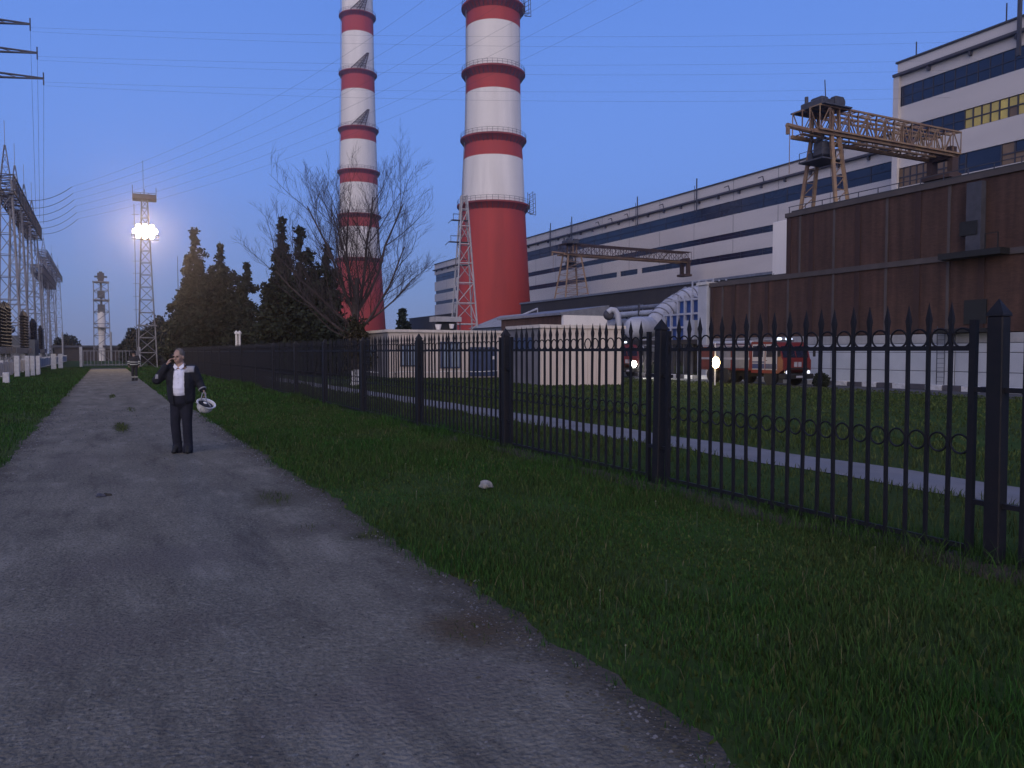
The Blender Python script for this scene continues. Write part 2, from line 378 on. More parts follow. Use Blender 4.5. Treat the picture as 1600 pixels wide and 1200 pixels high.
# service road in front of the brick building with limewashed kerb stones
M['asphalt'] = mat('asphalt', (.07,.07,.075), .95, (.05,.05,.055), 1, .3, 40)
vs = []; fs = []
for i in range(40):
    for k in range(2): p = BF(34.0+k*4.3, -5+i*4); vs.append((p.x, p.y, -.31))
for i in range(39): fs.append((i*2, i*2+1, i*2+3, i*2+2))
tag(MB().add(vs, fs).build('service_road', M['asphalt']), kind='structure')
kb = thing('kerb', None, None, BF(38.3, 0, -.32), TB); tag(kb, kind='structure')
ka = MB().bevbox(0,.34,.02,.98,0,.30,.02)
stone_a = ka.build('kerb_stone', M['limewash'], kb); stone_b = ka.build('kerb_stone', M['cornice'], kb)
stone_a.location = (0, 6, 0); stone_b.location = (0, 7, 0)
for i in range(8, 64):
    sh = share(stone_a if i%2==0 else stone_b, 'kerb_stone', kb, (random.uniform(-.03,.03), i, random.uniform(-.02,.02)), (0,0,random.uniform(-.02,.02)))

# ---------------------------------------------------------------- main power hall
def slab_building(root, O_depth, l0, l1, z_top, bands, gutter, wall, seg=None):
    """local x = depth behind the facade, local y = along the facade"""
    edges = [0.0]
    for a, b in sorted(bands): edges += [a, b]
    edges.append(z_top)
    for i in range(0, len(edges), 2):
        MB().box(0, .5, l0, l1, edges[i], edges[i+1]).build('wall_strip', M[wall], root)
    MB().box(.502, O_depth, l0+.3, l1-.3, 0, z_top-.4).build('core_wall', M[wall], root)
    MB().box(-.25, O_depth+.2, l0-.2, l1+.2, z_top, z_top+.25).build('roof', M['roofing'], root)
    g = MB().box(-.75, -.003, l0-.3, l1+.3, gutter-.18, gutter+.18)
    y = l0
    while y < l1: g.box(-.6, -.004, y, y+.25, gutter-.8, gutter-.181); y += 6
    g.build('cornice', M['cornice'], root)
def band(root, z0, z1, y0, y1, pitch=3.0, glass='glass'):
    b = MB().box(.2, .45, y0, y1, z0, z1).build('window_band', M[glass], root)
    m = MB(); y = y0
    while y <= y1: m.box(.12, .199, y-.06, y+.06, z0, z1); y += pitch
    m.box(.11, .198, y0, y1, (z0+z1)/2-.05, (z0+z1)/2+.05)
    m.build('mullions', M['mullion'], b)
hall = thing('power_hall', 'very long pale power hall with dark ribbon windows behind the chimneys', 'building', BF(110, 0, 0), TB)
k = 110/95.0
zz = lambda z: 1.72+(z-1.72)*k
HB = [(zz(25.7), zz(28.1)), (zz(21.5), zz(22.6)), (zz(17.9), zz(19.0))]
slab_building(hall, 45, 70, 289, zz(31.7), HB, zz(29.7), 'wallwhite')
band(hall, *HB[0], 70, 288, 6); band(hall, *HB[1], 70, 288, 6)
ya, yb, yc, yd = Bx(1001,110), Bx(995,110), Bx(968,110), Bx(963,110)
band(hall, *HB[2], 70, ya, 6); band(hall, *HB[2], yb, yc, 6); band(hall, *HB[2], yd, 288, 6)
MB().box(.001,.5, ya, yb, *HB[2]).build('wall_pier', M['wallwhite'], hall); MB().box(.001,.5, yc, yd, *HB[2]).build('wall_pier', M['wallwhite'], hall)
vj = MB()
y = 72
while y < 288: vj.box(-.02, -.002, y-.04, y+.04, zz(28.2), zz(31.6)); vj.box(-.02,-.002,y-.04,y+.04, zz(22.7), zz(25.6)); vj.box(-.02,-.002,y-.04,y+.04, zz(19.1), zz(21.4)); y += 12
vj.build('panel_joints', M['cornice'], hall)
for px in (864, 897, 999, 1091):
    y = Bx(px, 110); MB().bar((-.9,y,zz(27.5)), (-.9,y,zz(33.6)), .14).bar((-.9,y+.7,zz(27.5)), (-.9,y+.7,zz(32.4)), .06).bar((-.9,y-.0,zz(30)),(-.9,y+.7,zz(30)),.05).build('roof_ladder', M['steeldark'], hall)
for px in (940, 960, 985, 1040, 1142, 1195):
    y = Bx(px, 110); MB().bar((-.9,y,zz(29.8)), (-1.2,y,zz(30.6)), .1).bar((-1.2,y,zz(30.6)),(-1.6,y+.8,zz(30.4)),.1).build('floodlight_bracket', M['steeldark'], hall)

tower = thing('boiler_house', 'tall pale block with lit yellow window panes above the brick wall', 'building', BF(102, 0, 0), TB)
TBD = [(40.6-.1, 37.6), (34.5, 31.9), (28.7, 25.9)]; TBD = [(min(a), max(a)) for a in TBD]
lt = Bx(1393, 102)
slab_building(tower, 30, 30, lt, 44.0, TBD, 42.2, 'wallwhite')
band(tower, *TBD[0], 30.1, lt-.1, 1.6)
l_lit = Bx(1497, 102)
band(tower, TBD[1][0], TBD[1][1], l_lit, lt-.1, 1.6); band(tower, TBD[2][0], TBD[2][1], 30.1, 48, 1.6)
def panes(root, z0, z1, y0, y1, nz, ny, mats):
    fr = MB()
    dy = (y1-y0)/ny; dz = (z1-z0)/nz
    for i in range(ny+1): fr.box(.10,.30, y0+i*dy-.09, y0+i*dy+.09, z0, z1)
    for j in range(1,nz): fr.box(.11,.29, y0, y1, z0+j*dz-.09, z0+j*dz+.09)
    frame = fr.build('window_frame', M['mullion'], root)
    ms = {}
    for i in range(ny):
        for j in range(nz):
            q = random.choice(mats)
            if q not in ms: ms[q] = MB().box(.20,.24, .1, dy-.1, .1, dz-.1).build('pane', M[q], root); o = ms[q]; o.location = (0, y0+i*dy, z0+j*dz)
            else: share(ms[q], 'pane', root, (0, y0+i*dy, z0+j*dz))
    MB().box(.43,.46, y0, y1, z0, z1).build('dark_backing', M['mullion'], root)
panes(tower, TBD[1][0], TBD[1][1], 46, l_lit, 2, 18, ['litpane']*5+['dimpane'])
MB().box(.2,.45, 30.1, 46, *TBD[1]).build('window_band', M['glass'], tower)
panes(tower, TBD[2][0], TBD[2][1], Bx(1500,102), lt-.2, 2, 10, ['dimpane']*4+['glass'])
panes(tower, TBD[2][0], TBD[2][1], 48.2, Bx(1555,102), 2, 8, ['dimpane']*2+['litpane','glass'])
MB().box(.2,.45, Bx(1555,102)+.1, Bx(1500,102)-.1, *TBD[2]).build('window_band', M['glass'], tower)
for (px, top) in ((1414, 46), (1551, 46.4)):
    y = Bx(px,102); MB().bar((1,y,44), (1,y,top+.6), .09).build('lightning_rod', M['steeldark'], tower)
y = Bx(1585, 102); MB().bar((-.9,y,39), (-.9,y,47.5), .28).build('flue_pipe', M['steeldark'], tower)
MB().box(-.5,-.01, lt-.6, lt+.3, 0, 42).build('corner_pipe', M['wallwhite'], tower)

# low dark annexe under the hall
ann = thing('annexe', 'long low dark annexe roof along the foot of the power hall', 'building', BF(99, 0, 0), TB)
MB().box(0, 10.5, 66, 288, 0, 14.6).build('wall', M['dark'], ann)
MB().box(-.3, 10.6, 65.8, 288.2, 14.602, 14.9).build('roof', M['roofing'], ann)

# ---------------------------------------------------------------- brick building
def brick_material():
    m = mat('brown_brick', (.100,.052,.037), .9, (.070,.038,.029), .6, detail=6, big=(.12,(.080,.045,.034)))
    t = m.node_tree; N = t.nodes.new; L = t.links.new; b = t.nodes['Principled BSDF']
    cur = b.inputs['Base Color'].links[0].from_socket
    tc = N('ShaderNodeTexCoord'); sp = N('ShaderNodeSeparateXYZ'); cb = N('ShaderNodeCombineXYZ'); L(tc.outputs['Object'], sp.inputs[0]); L(sp.outputs[1], cb.inputs[0]); L(sp.outputs[2], cb.inputs[1])
    br = N('ShaderNodeTexBrick'); br.inputs['Scale'].default_value = 1.0; br.inputs['Brick Width'].default_value = .26; br.inputs['Row Height'].default_value = .075; br.inputs['Mortar Size'].default_value = .01
    br.inputs['Color1'].default_value = (1,1,1,1); br.inputs['Color2'].default_value = (.72,.72,.72,1); br.inputs['Mortar'].default_value = (.8,.8,.8,1); L(cb.outputs[0], br.inputs['Vector'])
    mp = N('ShaderNodeMapping'); mp.inputs['Scale'].default_value = (1,2.2,.18); L(tc.outputs['Object'], mp.inputs[0])
    n = N('ShaderNodeTexNoise'); n.inputs['Scale'].default_value = 1.0; n.inputs['Detail'].default_value = 6; L(mp.outputs[0], n.inputs['Vector'])
    r = N('ShaderNodeValToRGB'); r.color_ramp.elements[0].color = (.6,.58,.58,1); r.color_ramp.elements[1].color = (1.15,1.1,1.1,1); r.color_ramp.elements[0].position = .3; r.color_ramp.elements[1].position = .7; L(n.outputs['Fac'], r.inputs[0])
    for s in (br.outputs['Color'], r.outputs[0]):
        mx = N('ShaderNodeMix'); mx.data_type = 'RGBA'; mx.blend_type = 'MULTIPLY'; mx.inputs['Factor'].default_value = 1; L(cur, mx.inputs['A']); L(s, mx.inputs['B']); cur = mx.outputs['Result']
    L(cur, b.inputs['Base Color']); return m
M['brick'] = brick_material()
M['brickledge'] = mat('brick_ledge', (.085,.070,.068), .9, (.062,.052,.05), .8)
OB = 44.0; BZ = -.32
bb = thing('brick_building', 'long brown brick building with pilasters and a white panelled base', 'building', BF(OB, 0, BZ), TB)
lu = Bx(1230, OB); ll = Bx(1112, OB); z1 = 7.15-BZ; z2 = 11.65-BZ; zb = 2.85-BZ
pil = [lu-.35]; pxs = [1265, 1337, 1430, 1530]
ys = [Bx(p, OB) for p in pxs]
bays_u = sorted([4.0, 10.0, 16.0] + ys + [lu]); bays_l = sorted([4.0, 10.0, 16.0] + ys + [Bx(p, OB) for p in (1197, 1145)] + [ll])
def bays(ed, za, zc):
    for a, b in zip(ed[:-1], ed[1:]):
        MB().box(0, .4, a+.2, b-.2, za, zc).build('brick_panel', M['brick'], bb)
        mid = (a+b)/2
        MB().box(-.05, -.003, mid-.09, mid+.09, za, zc).build('downpipe', M['brickledge'], bb)
    for a in ed: MB().box(-.06, .41, a-.199, a+.199, za, zc).build('pilaster', M['pilaster'], bb)
bays(bays_l, zb+.02, z1); bays(bays_u, z1+.36, z2)
MB().box(-.12, .5, 0, ll+.3, z1+.002, z1+.35).build('ledge', M['brickledge'], bb)
MB().box(-.15, .5, 0, lu+.3, z2+.002, z2+.32).build('parapet', M['brickledge'], bb)
MB().box(.42, 54, 0, lu-.1, .1, z2-.1).build('core_wall', M['brick'], bb)
MB().box(.43, 54, lu-.1, ll-.1, .1, z1-.05).build('core_wall', M['brick'], bb)
MB().box(.2, 54, -.1, lu, z2+.33, z2+.5).build('roof', M['roofing'], bb)
MB().box(.52, 54, lu+.01, ll, z1+.36, z1+.5).build('roof', M['roofing'], bb)
# parapet rail and cables on the roof edge
rl = MB().bar((-.1,5,z2+.75),(-.1,lu,z2+.75),.035)
y = 6
while y < lu: rl.bar((-.1,y,z2+.3),(-.1,y,z2+.75),.03); y += 1.5
rl.build('roof_rail', M['steeldark'], bb)
# white base of precast panels, recessed joints
yb_ = 2.0; pan = None
while yb_ < Bx(1262, OB):
    for (za, zc, mm) in ((.0,.86,'whiteconc'), (.89,2.0,'whiteconc'), (2.03,2.55,'whiteconc'), (2.58,3.13,'concrete')):
        key = (za,)
        if not isinstance(pan, dict): pan = {}
        if key not in pan: o = MB().bevbox(-.16, .0, .02, 2.97, za, zc, .012).build('base_panel', M[mm], bb); pan[key] = o; o.location = (-.01, yb_, 0)
        else: share(pan[key], 'base_panel', bb, (-.01+random.uniform(-.012,.012), yb_, 0))
    yb_ += 3.0
MB().box(-.008, .3, 2, Bx(1262,OB), 0, 3.1).build('base_backing', M['cornice'], bb)
MB().box(-.10, .3, Bx(1262,OB)+.1, ll, .0, zb).build('base_wall', M['concrete'], bb)
ya_, yb2 = Bx(1482,OB), Bx(1470,OB); ld = MB().bar((-.4,ya_,0),(-.4,ya_,3.6),.025).bar((-.4,yb2,0),(-.4,yb2,3.6),.025)
for i in range(12): ld.bar((-.4,ya_,.25+i*.28),(-.4,yb2,.25+i*.28),.018)
ld.build('wall_ladder', M['steeldark'], bb)
# steel platform, duct and hatches on the right half of the brick wall
a, b = Bx(1575,OB), Bx(1478,OB)
MB().box(-1.0,-.07, a, b, z1+.0, z1+.35).bar((-.9,a+.2,z1+.3),(-.9,a+.2,z1+1.2),.04).bar((-.9,a+.9,z1+.3),(-.9,a+.9,z1+1.2),.04).bar((-.9,a+.2,z1+1.2),(-.9,a+.9,z1+1.2),.03).build('steel_platform', M['black'], bb)
a, b = Bx(1535,OB), Bx(1512,OB); MB().box(-.5,-.07, a, b, z1+.36, z2-.2).build('wall_duct', M['steeldark'], bb)
a2, b2 = Bx(1530,OB), Bx(1503,OB); MB().box(-.55,-.08, a2, b2, z1+1.3, z1+2.1).build('duct_box', M['black'], bb)
a, b = Bx(1540,OB), Bx(1505,OB); MB().box(-.08,.0, a, b, zb+.5, zb+1.9).build('wall_hatch', M['black'], bb)
a, b = Bx(1560,OB), Bx(1478,OB); MB().box(-1.2,-.18, a, b, zb+.0, zb+.22).build('door_canopy', M['black'], bb)
MB().tube([(-.5,lu+1.0,z1+.4),(-.5,lu+1.0,z1+.45)],.05).build('roof_bolt', M['steeldark'], bb)

# white stair tower and white end wall
st = thing('stair_tower', 'narrow weathered white stair tower standing left of the brown brick block', 'tower', BF(50, 0, 0), TB)
a, b = Bx(1231,50), Bx(1204,50)
MB().bevbox(0, 4, a, b, 6.9, P(1217,345,(BF(50,(a+b)/2)).y).z, .05).build('wall', M['whitep'], st)
MB().box(.3, 3.8, a+.2, b-.2, 0, 6.9).build('base', M['concrete'], st)
ew = thing('end_wall', 'pale concrete wall slab at the left end of the brick building', 'wall', BF(OB, 0, BZ), TB)
a, b = ll+.35, Bx(1093,OB)
MB().bevbox(-.3, 1.2, a, b, 0, 7.7, .06).build('slab', M['whiteconc'], ew)
MB().box(-.4, 1.3, a-.05, b+.05, 7.702, 7.95).build('coping', M['limewash'], ew)
# ---------------------------------------------------------------- chimneys
def chimney(name, label, px, D, prof, rings, gal_ext, zmax, base_py):
    p = P(px, 330, D); root = thing(name, label, 'chimney', (p.x, p.y, 0), 0, 'striped chimneys')
    Z = lambda y: P(px, y, D).z
    pts = sorted((Z(y), hw*D/F*.985) for y, hw in prof)
    pts = [(0, pts[0][1]*1.0+ (pts[0][1]-pts[1][1])/(pts[1][0]-pts[0][0])*pts[0][0])] + pts
    zl, rl = pts[-1]; pts.append((zmax, rl*.78))
    def rad(z):
        for (a, ra), (b, rb) in zip(pts[:-1], pts[1:]):
            if a <= z <= b: return ra+(rb-ra)*(z-a)/(b-a)
        return pts[-1][1]
    def seg(z0, z1, nm, m):
        zs = [z0+(z1-z0)*i/4 for i in range(5)]
        MB().lathe([(rad(z), z) for z in zs], 64).build(nm, M[m], root)
    rz = [(Z(a), Z(b)) for a, b in rings]          # (ring level, bottom of the red band)
    seg(0, rz[0][0], 'red_band', 'red'); prev = rz[0][0]
    sp = rz[-1][0]-rz[-2][0]; bh = rz[-1][0]-rz[-1][1]
    while rz[-1][0]+sp < zmax-2: rz.append((rz[-1][0]+sp, rz[-1][0]+sp-bh))
    for top, bot in rz[1:]:
        seg(prev, bot, 'white_band', 'whitep'); seg(bot, top, 'red_band', 'darkred' if name=='x' else 'red'); prev = top
    seg(prev, zmax, 'white_band', 'whitep')
    for i, (top, _) in enumerate(rz):
        r = rad(top); e = gal_ext
        prof_ = [(r+.02, top-1.5*e), (r+.25*e, top-1.0*e), (r+.9*e, top-.35*e), (r+e, top-.3*e), (r+e, top+.05), (r+.02, top+.05)]
        g = MB().lathe(prof_, 64, close=True).build('gallery', M['darkred'], root)
        b = MB()
        for k_ in range(40):
            t = 2*math.pi*k_/40; c, s = math.cos(t), math.sin(t)
            b.bar(((r+e-.1)*c,(r+e-.1)*s,top), ((r+e-.1)*c,(r+e-.1)*s,top+1.1), .04, 3)
            b.bar(((r+.1)*c,(r+.1)*s,top-1.45*e), ((r+e*.95)*c,(r+e*.95)*s,top-.2*e), .09, 3)
        b.torus((0,0,top+1.1), r+e-.1, .035, 'z', 48, 4).torus((0,0,top+.6), r+e-.1, .03, 'z', 48, 4)
        b.build('railing', M['steeldark'], g)
    lr = MB()                                           # ladder cage on the flank
    a = R(200)
    for off in (-.012, .012):
        lr.tube([((rad(z)+.35)*math.cos(a+off), (rad(z)+.35)*math.sin(a+off), z) for z in np.linspace(1, zmax-1, 24)], .07, 4)
    lr.build('ladder', M['steel'], root)
    return root, rad, rz, Z
c1 = chimney('chimney', 'broader red and white striped chimney nearer the long hall', 771, 180,
    [(510,60.5),(420,54.5),(330,50),(310,49),(260,47),(220,44.2),(160,42.6),(100,42),(15,41.8)],
    [(323,520),(220,252),(117,150),(15,47)], 1.15, 150, 515)
c2 = chimney('chimney', 'slimmer red and white striped chimney behind the bare tree', 561, 270,
    [(500,39.5),(404,33.5),(337,30.2),(269,29),(203,27.2),(118,25.3),(27,24.2)],
    [(406,520),(338,358),(270,290),(204,224),(117,146),(27,57)], .95, 190, 500)
def davit(c, a0, sz, idx):                             # lattice strut leaning over a gallery
    root, rad, rz, Z = c; top = rz[idx][0]; r = rad(top)
    m = MB(); a = R(a0); c_, s_ = math.cos(a), math.sin(a); t_ = Vector((-s_, c_, 0)); rd = Vector((c_, s_, 0))
    base = rd*(r+.5)+Vector((0,0,top))
    tip = base+t_*sz*.62+Vector((0,0,sz))+rd*.3
    ft = [base-t_*sz*.45, base-t_*sz*.05+rd*.9, base+t_*sz*.4, base+t_*sz*.1+rd*.2]
    for f in ft: m.bar(f, tip+(f-base)*.12, .16)
    for k_ in range(1, 6):
        u = k_/6; q = [f.lerp(tip+(f-base)*.12, u) for f in ft]
        for i in range(4): m.bar(q[i], q[(i+1)%4], .06, 3)
        q2 = [f.lerp(tip+(f-base)*.12, u+1/6) for f in ft]
        for i in range(4): m.bar(q[i], q2[(i+1)%4], .06, 3)
    m.build('lattice_davit', M['rust'], root)
for idx in (3, 4, 5, 6): davit(c2, 282, 5.4, idx)
for idx in (3,): davit(c1, 280, 5.0, idx)
for idx in (0, 3):                                       # hoist frames hanging off the right flank
    root, rad, rz, Z = c1; top = rz[idx][0]; r = rad(top)+1.2; m = MB()
    for a in (-10, -22):
        c_, s_ = math.cos(R(a)), math.sin(R(a))
        m.bar((r*c_, r*s_, top-2.0), (r*c_, r*s_, top+2.6), .1); m.bar((r*c_, r*s_, top-2.0), ((r+1.4)*c_, (r+1.4)*s_, top-2.2), .1)
        m.bar(((r+1.4)*c_, (r+1.4)*s_, top-2.2), ((r+1.2)*c_, (r+1.2)*s_, top+2.8), .09)
        for j in range(5): m.bar((r*c_, r*s_, top-2+j), ((r+1.4)*c_, (r+1.4)*s_, top-1.4+j), .06, 3)
    m.build('hoist_frame', M['steeldark'], root)

# lattice mast in front of the broad chimney
D = 105; p = onG(728, D)
M['mast'] = mat('pale_mast', (.42,.40,.40), .6)
mast = thing('lattice_mast', 'grey lattice mast with side arms against the foot of the broad chimney', 'mast', (p.x-.2, p.y, -.3), .3)
lat = MB(); ztop = P(720,306,D).z+.3
lattice(lat, 0, ztop, 3.6, .7, 9, .11, .065); lat.build('lattice_frame', M['mast'], mast)
for (py, ln) in ((342, 1.7), (376, 2.1), (412,1.4)):
    z = P(720,py,D).z; MB().box(-ln, .5, -.3, .3, z, z+.12).bar((-ln,0,z+.1),(-ln-.5,0,z-.4),.06).bar((-ln*.9,-.25,z),(-ln*.9,-.25,z+.9),.04).bar((-ln*.9,.25,z+.9),(.4,.25,z+.9),.03).bar((-ln*.9,-.25,z+.9),(.4,-.25,z+.9),.03).build('side_arm', M['steeldark'], mast)

# ---------------------------------------------------------------- gantry cranes
def crane(name, label, O, px, span, ztop, zdeck, mainm, boxm, leg_far, LS=1.0):
    l = Bx(px, O); root = thing(name, label, 'crane', BF(O, l, zdeck), TB, 'gantry cranes on the deck'); H = ztop-zdeck
    gm = MB(); truss(gm, (-2.2,-.9,H), (span,-.9,H), 1.0, 1.9, 16, .10, .055); truss(gm, (-2.2,.9,H), (span,.9,H), 1.0, 1.9, 16, .10, .055)
    gm.build('girder', M[boxm], root)
    lo = MB(); lo.box(-2.6, span, -1.25,-1.0, H-2.2, H-1.9); lo.box(-2.6, span, 1.0,1.25, H-2.2, H-1.9); lo.build('lower_chord', M[mainm], root)
    for sy in (-1, 1):
        lg = MB()
        for dx in (-.55, .55):
            lg.tube([(dx*1.5*LS, sy*2.1, 0), (dx*.8*LS, sy*1.05, H-2.2)], [.16,.2], 4)
            lg.tube([(dx*.8, sy*1.05, H-2.2), (dx*.6, sy*1.0, H+.3)], [.18,.14], 4)
        for j in range(7):
            u, v = j/7, (j+1)/7; f = lambda t, d: (d*(1.5-.7*t)*.55*LS, sy*(2.1-1.05*t), (H-2.2)*t)
            lg.bar(f(u,-1), f(v,1), .05, 3); lg.bar(f(v,-1), f(v,1), .05, 3)
        lg.build('leg', M[mainm], root)
    bg = MB().box(-1.2,1.2,-2.6,2.6,0,.35)
    for y in (-2.2,2.2):
        for x in (-.6,.6): bg.tube([(x-.001,y-.12,-.02),(x-.001,y+.12,-.02)], .3, 10)
    bg.build('bogie', M['rust'], root)
    tr = MB().bevbox(-1.6, .2, -1.1, 1.2, H+.15, H+.75, .08).bevbox(-1.0,-.2,-.5,.7,H+.751,H+1.15,.08).tube([(.55,-1.2,H+.6),(.55,1.2,H+.6)],.38,12).bevbox(-.3,.7,-1.3,-.7,H+.1,H+1.0,.06).tube([(-1.2,.9,H+.6),(-1.2,.9,H+1.35)],.16,8).box(-2.1,1.1,-1.75,1.75,H+.02,H+.12)
    tr.tube([(-1.9,-1.7,H+.1),(-2.1,-1.75,H+1.8)],.04)
    tr.build('hoist_trolley', M['steeldark'], root)
    cb = MB().bevbox(-1.0, .0, -.7, .4, H-3.7, H-2.5, .12).bevbox(.15,.6,-.7,.9,H-4.0,H-3.1,.06).bevbox(-.9,.3,.52,1.0,H-4.0,H-3.2,.06).tube([(-1.3,-.2,H-2.5),(-.2,-.2,H-2.1)],.12,8).box(-1.7,.8,-1.3,1.2,H-4.15,H-4.03)
    for x in (-1.65,.75):
        for y in (-1.25,1.15): cb.bar((x,y,H-4.1),(x,y,H-3.3),.03)
    cb.bar((-1.65,-1.25,H-3.3),(.75,-1.25,H-3.3),.025); cb.bar((-1.65,-1.25,H-3.3),(-1.65,1.15,H-3.3),.025)
    for x in (-1.1,.0): 
        for y in (-.8,.4): cb.bar((x,y,H-2.55),(x,y,H-1.9),.08)
    cb.build('driver_cab', M['steeldark'], root)
    lg = MB()
    for y in (-1.0, 1.0): lg.box(span-.9, span-.1, y-.25, y+.25, H-leg_far, H-1.9)
    lg.box(span-1.5, span+.2, -1.4, 1.4, H-leg_far-.45, H-leg_far); lg.box(span-.9, span-.1,-1.1,1.1,H-2.3,H-1.2)
    lg.build('end_carriage', M['rust'], root)
    MB().tube([(-4.6,-.3,H-1.7),(-.6,-.3,H-1.9)],.2,8).bar((-4.5,-.3,H-1.7),(-4.5,-.3,H-2.4),.16).bar((-4.3,-.3,H-2.0),(-4.3,-.3,H-5.5),.03).build('jib', M[mainm], root)
    return root
crane('gantry_crane', 'rusty yellow gantry crane standing on the brick building roof', 52, 1283, 15.6, 21.5, 11.6, 'yellow', 'yellow', 3.6)
crane('gantry_crane', 'far rust coloured gantry crane with wide lattice girder before the long hall', 77, 893, 28, 22.4, 11.8, 'yellow', 'rust', 4.5, 3.2)
# steel deck the far crane runs on
dk = thing('crane_deck', 'grey industrial deck roof below the far crane', 'building', BF(72, 0, 0), TB)
MB().box(0, 26.9, 62, 140, .2, 11.4).build('wall', M['dark'], dk); MB().box(-.2, 26.95, 61.8, 140.2, 11.402, 11.75).build('roof', M['steel'], dk)

# ---------------------------------------------------------------- low beige buildings
def low_building(name, label, corner, wx, dy, h, face, side):
    root = thing(name, label, 'building', (corner.x, corner.y, gz(corner.x, corner.y)-.1), TB)
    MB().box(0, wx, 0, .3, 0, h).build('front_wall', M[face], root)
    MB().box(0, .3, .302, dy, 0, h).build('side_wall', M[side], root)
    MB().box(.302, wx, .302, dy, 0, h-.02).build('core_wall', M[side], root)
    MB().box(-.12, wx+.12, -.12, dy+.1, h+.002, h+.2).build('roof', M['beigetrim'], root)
    return root
pA = onG(845, 44.3)
A = low_building('beige_annex', 'small beige rendered block jutting toward the fence, nearest of the low buildings', pA, 5.7, 4.3, 3.42, 'beige', 'shadedwall')
for i in range(9): MB().box(.04+i*.625, .04+i*.625+.6, -.035, -.004, .02, 3.38).build('wall_panel', M['beige'], A)
MB().box(-.05, -.004, .9, 3.4, 2.2, 2.9).build('vent_grille', M['doorblue'], A)
pB = onG(608, 56)
Bb = low_building('beige_building', 'wide low beige building with blue door behind the iron fence', pB, 14, 23, 3.42, 'beige', 'shadedwall')
fB = lambda px, D=60.0: ( (lambda t: (t*pB.y-pB.x)/(math.cos(TB)-t*math.sin(TB)))((px-800)/F) )
x0, x1 = fB(732), fB(776)
d = MB().bevbox(x0, x1, -.08, -.01, .1, 2.35, .02).build('double_door', M['doorblue'], Bb)
MB().bar(((x0+x1)/2, -.1, .1), ((x0+x1)/2, -.1, 2.3), .025).build('door_seam', M['steeldark'], d); MB().box((x0+x1)/2+.7,(x0+x1)/2+1.0,-.1,-.082,1.4,1.65).build('door_notice', M['whitep'], d)
x0, x1 = fB(690), fB(717)
wf = MB().box(x0-.12, x1+.12, -.1, -.01, .75, .85).box(x0-.12,x1+.12,-.1,-.01,2.6,2.75).box(x0-.12,x0,-.09,-.01,.851,2.599).box(x1,x1+.12,-.09,-.01,.851,2.599).box((x0+x1)/2-.05,(x0+x1)/2+.05,-.085,-.01,.851,2.599).build('window', M['doorblue'], Bb)
for a, b in ((x0+.001,(x0+x1)/2-.051), ((x0+x1)/2+.051, x1-.001)): MB().box(a, b, -.05, -.012, .852, 2.598).build('pane', M['paneblue'], wf)
x0, x1 = fB(625), fB(650)
wf = MB().box(x0, x1, -.06, -.01, .9, 2.5).build('window', M['mullion'], Bb)
for i in range(3): MB().box(x0+.08+i*(x1-x0-.08)/3, x0+(i+1)*(x1-x0-.08)/3, -.07, -.061, 1, 2.4).build('pane', M['paneblue'], wf)
for y in (4, 9.5, 15): 
    wf = MB().box(-.06,-.01, y, y+1.6, 1.1, 2.5).build('window', M['mullion'], Bb); MB().box(-.07,-.061,y+.1,y+1.5,1.2,2.4).build('pane', M['paneblue'], wf)
# long thin white pipe in front of the wall
pp = thing('white_pipe', 'thin white pipe on low posts along the beige building', 'pipe', (pB.x, pB.y, gz(pB.x,pB.y)), TB)
mbp = MB().tube([(x, -1.5+.03*math.sin(x), .42+.03*math.sin(x*1.7)) for x in np.linspace(-.5, 12.0, 20)], .035, 6)
mbp.tube([(-1.2, y, .42) for y in np.linspace(-1.5, 22, 12)], .035, 6); mbp.build('rail', M['whitep'], pp)
ps = MB()
for x in np.arange(0, 12, 2): ps.bar((x,-1.5,-.1),(x,-1.5,.42),.03)
for y in np.arange(0, 22, 2.5): ps.bar((-1.2,y,-.1),(-1.2,y,.42),.03)
ps.build('stanchions', M['steeldark'], pp)
# brown shed with white front behind
pC = onG(880, 62)
Cb = thing('brown_shed', 'brown walled shed with white front rising behind the small beige block', 'building', (pC.x, pC.y, -.3), TB)
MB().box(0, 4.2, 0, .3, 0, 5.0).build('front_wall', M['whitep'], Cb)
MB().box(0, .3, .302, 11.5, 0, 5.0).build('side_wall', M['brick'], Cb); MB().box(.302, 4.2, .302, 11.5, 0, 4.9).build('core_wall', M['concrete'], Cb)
MB().add([(-.3,-.002,5.01),(4.4,-.002,5.01),(4.4,11.8,5.01),(-.3,11.8,5.01),(-.3,-.002,5.2),(4.4,-.002,5.9),(4.4,11.8,5.9),(-.3,11.8,5.2)],[(0,3,2,1),(4,5,6,7),(0,1,5,4),(1,2,6,5),(2,3,7,6),(3,0,4,7)]).build('roof', M['steel'], Cb)
# grey tank shed further back
pD = onG(872, 95)
Db = thing('grey_shed', 'grey metal shed with shallow roof between broad chimney and far crane', 'building', (pD.x-6, pD.y, -.3), TB)
MB().box(0, 16, 0, 12, 0, 5.2).build('wall', M['steel'], Db)
MB().add([(-.3,-.3,5.21),(16.3,-.3,5.21),(16.3,12.3,5.21),(-.3,12.3,5.21),(3,3,6.9),(13,3,6.9),(13,9,6.9),(3,9,6.9)],[(0,3,2,1),(4,5,6,7),(0,1,5,4),(1,2,6,5),(2,3,7,6),(3,0,4,7)]).build('roof', M['concrete'], Db)
MB().tube([(1,2,6.0),(5,2,7.6)],.12).tube([(5,2,7.6),(5,2,5.2)],.08).build('vent_pipe', M['duct'], Db)
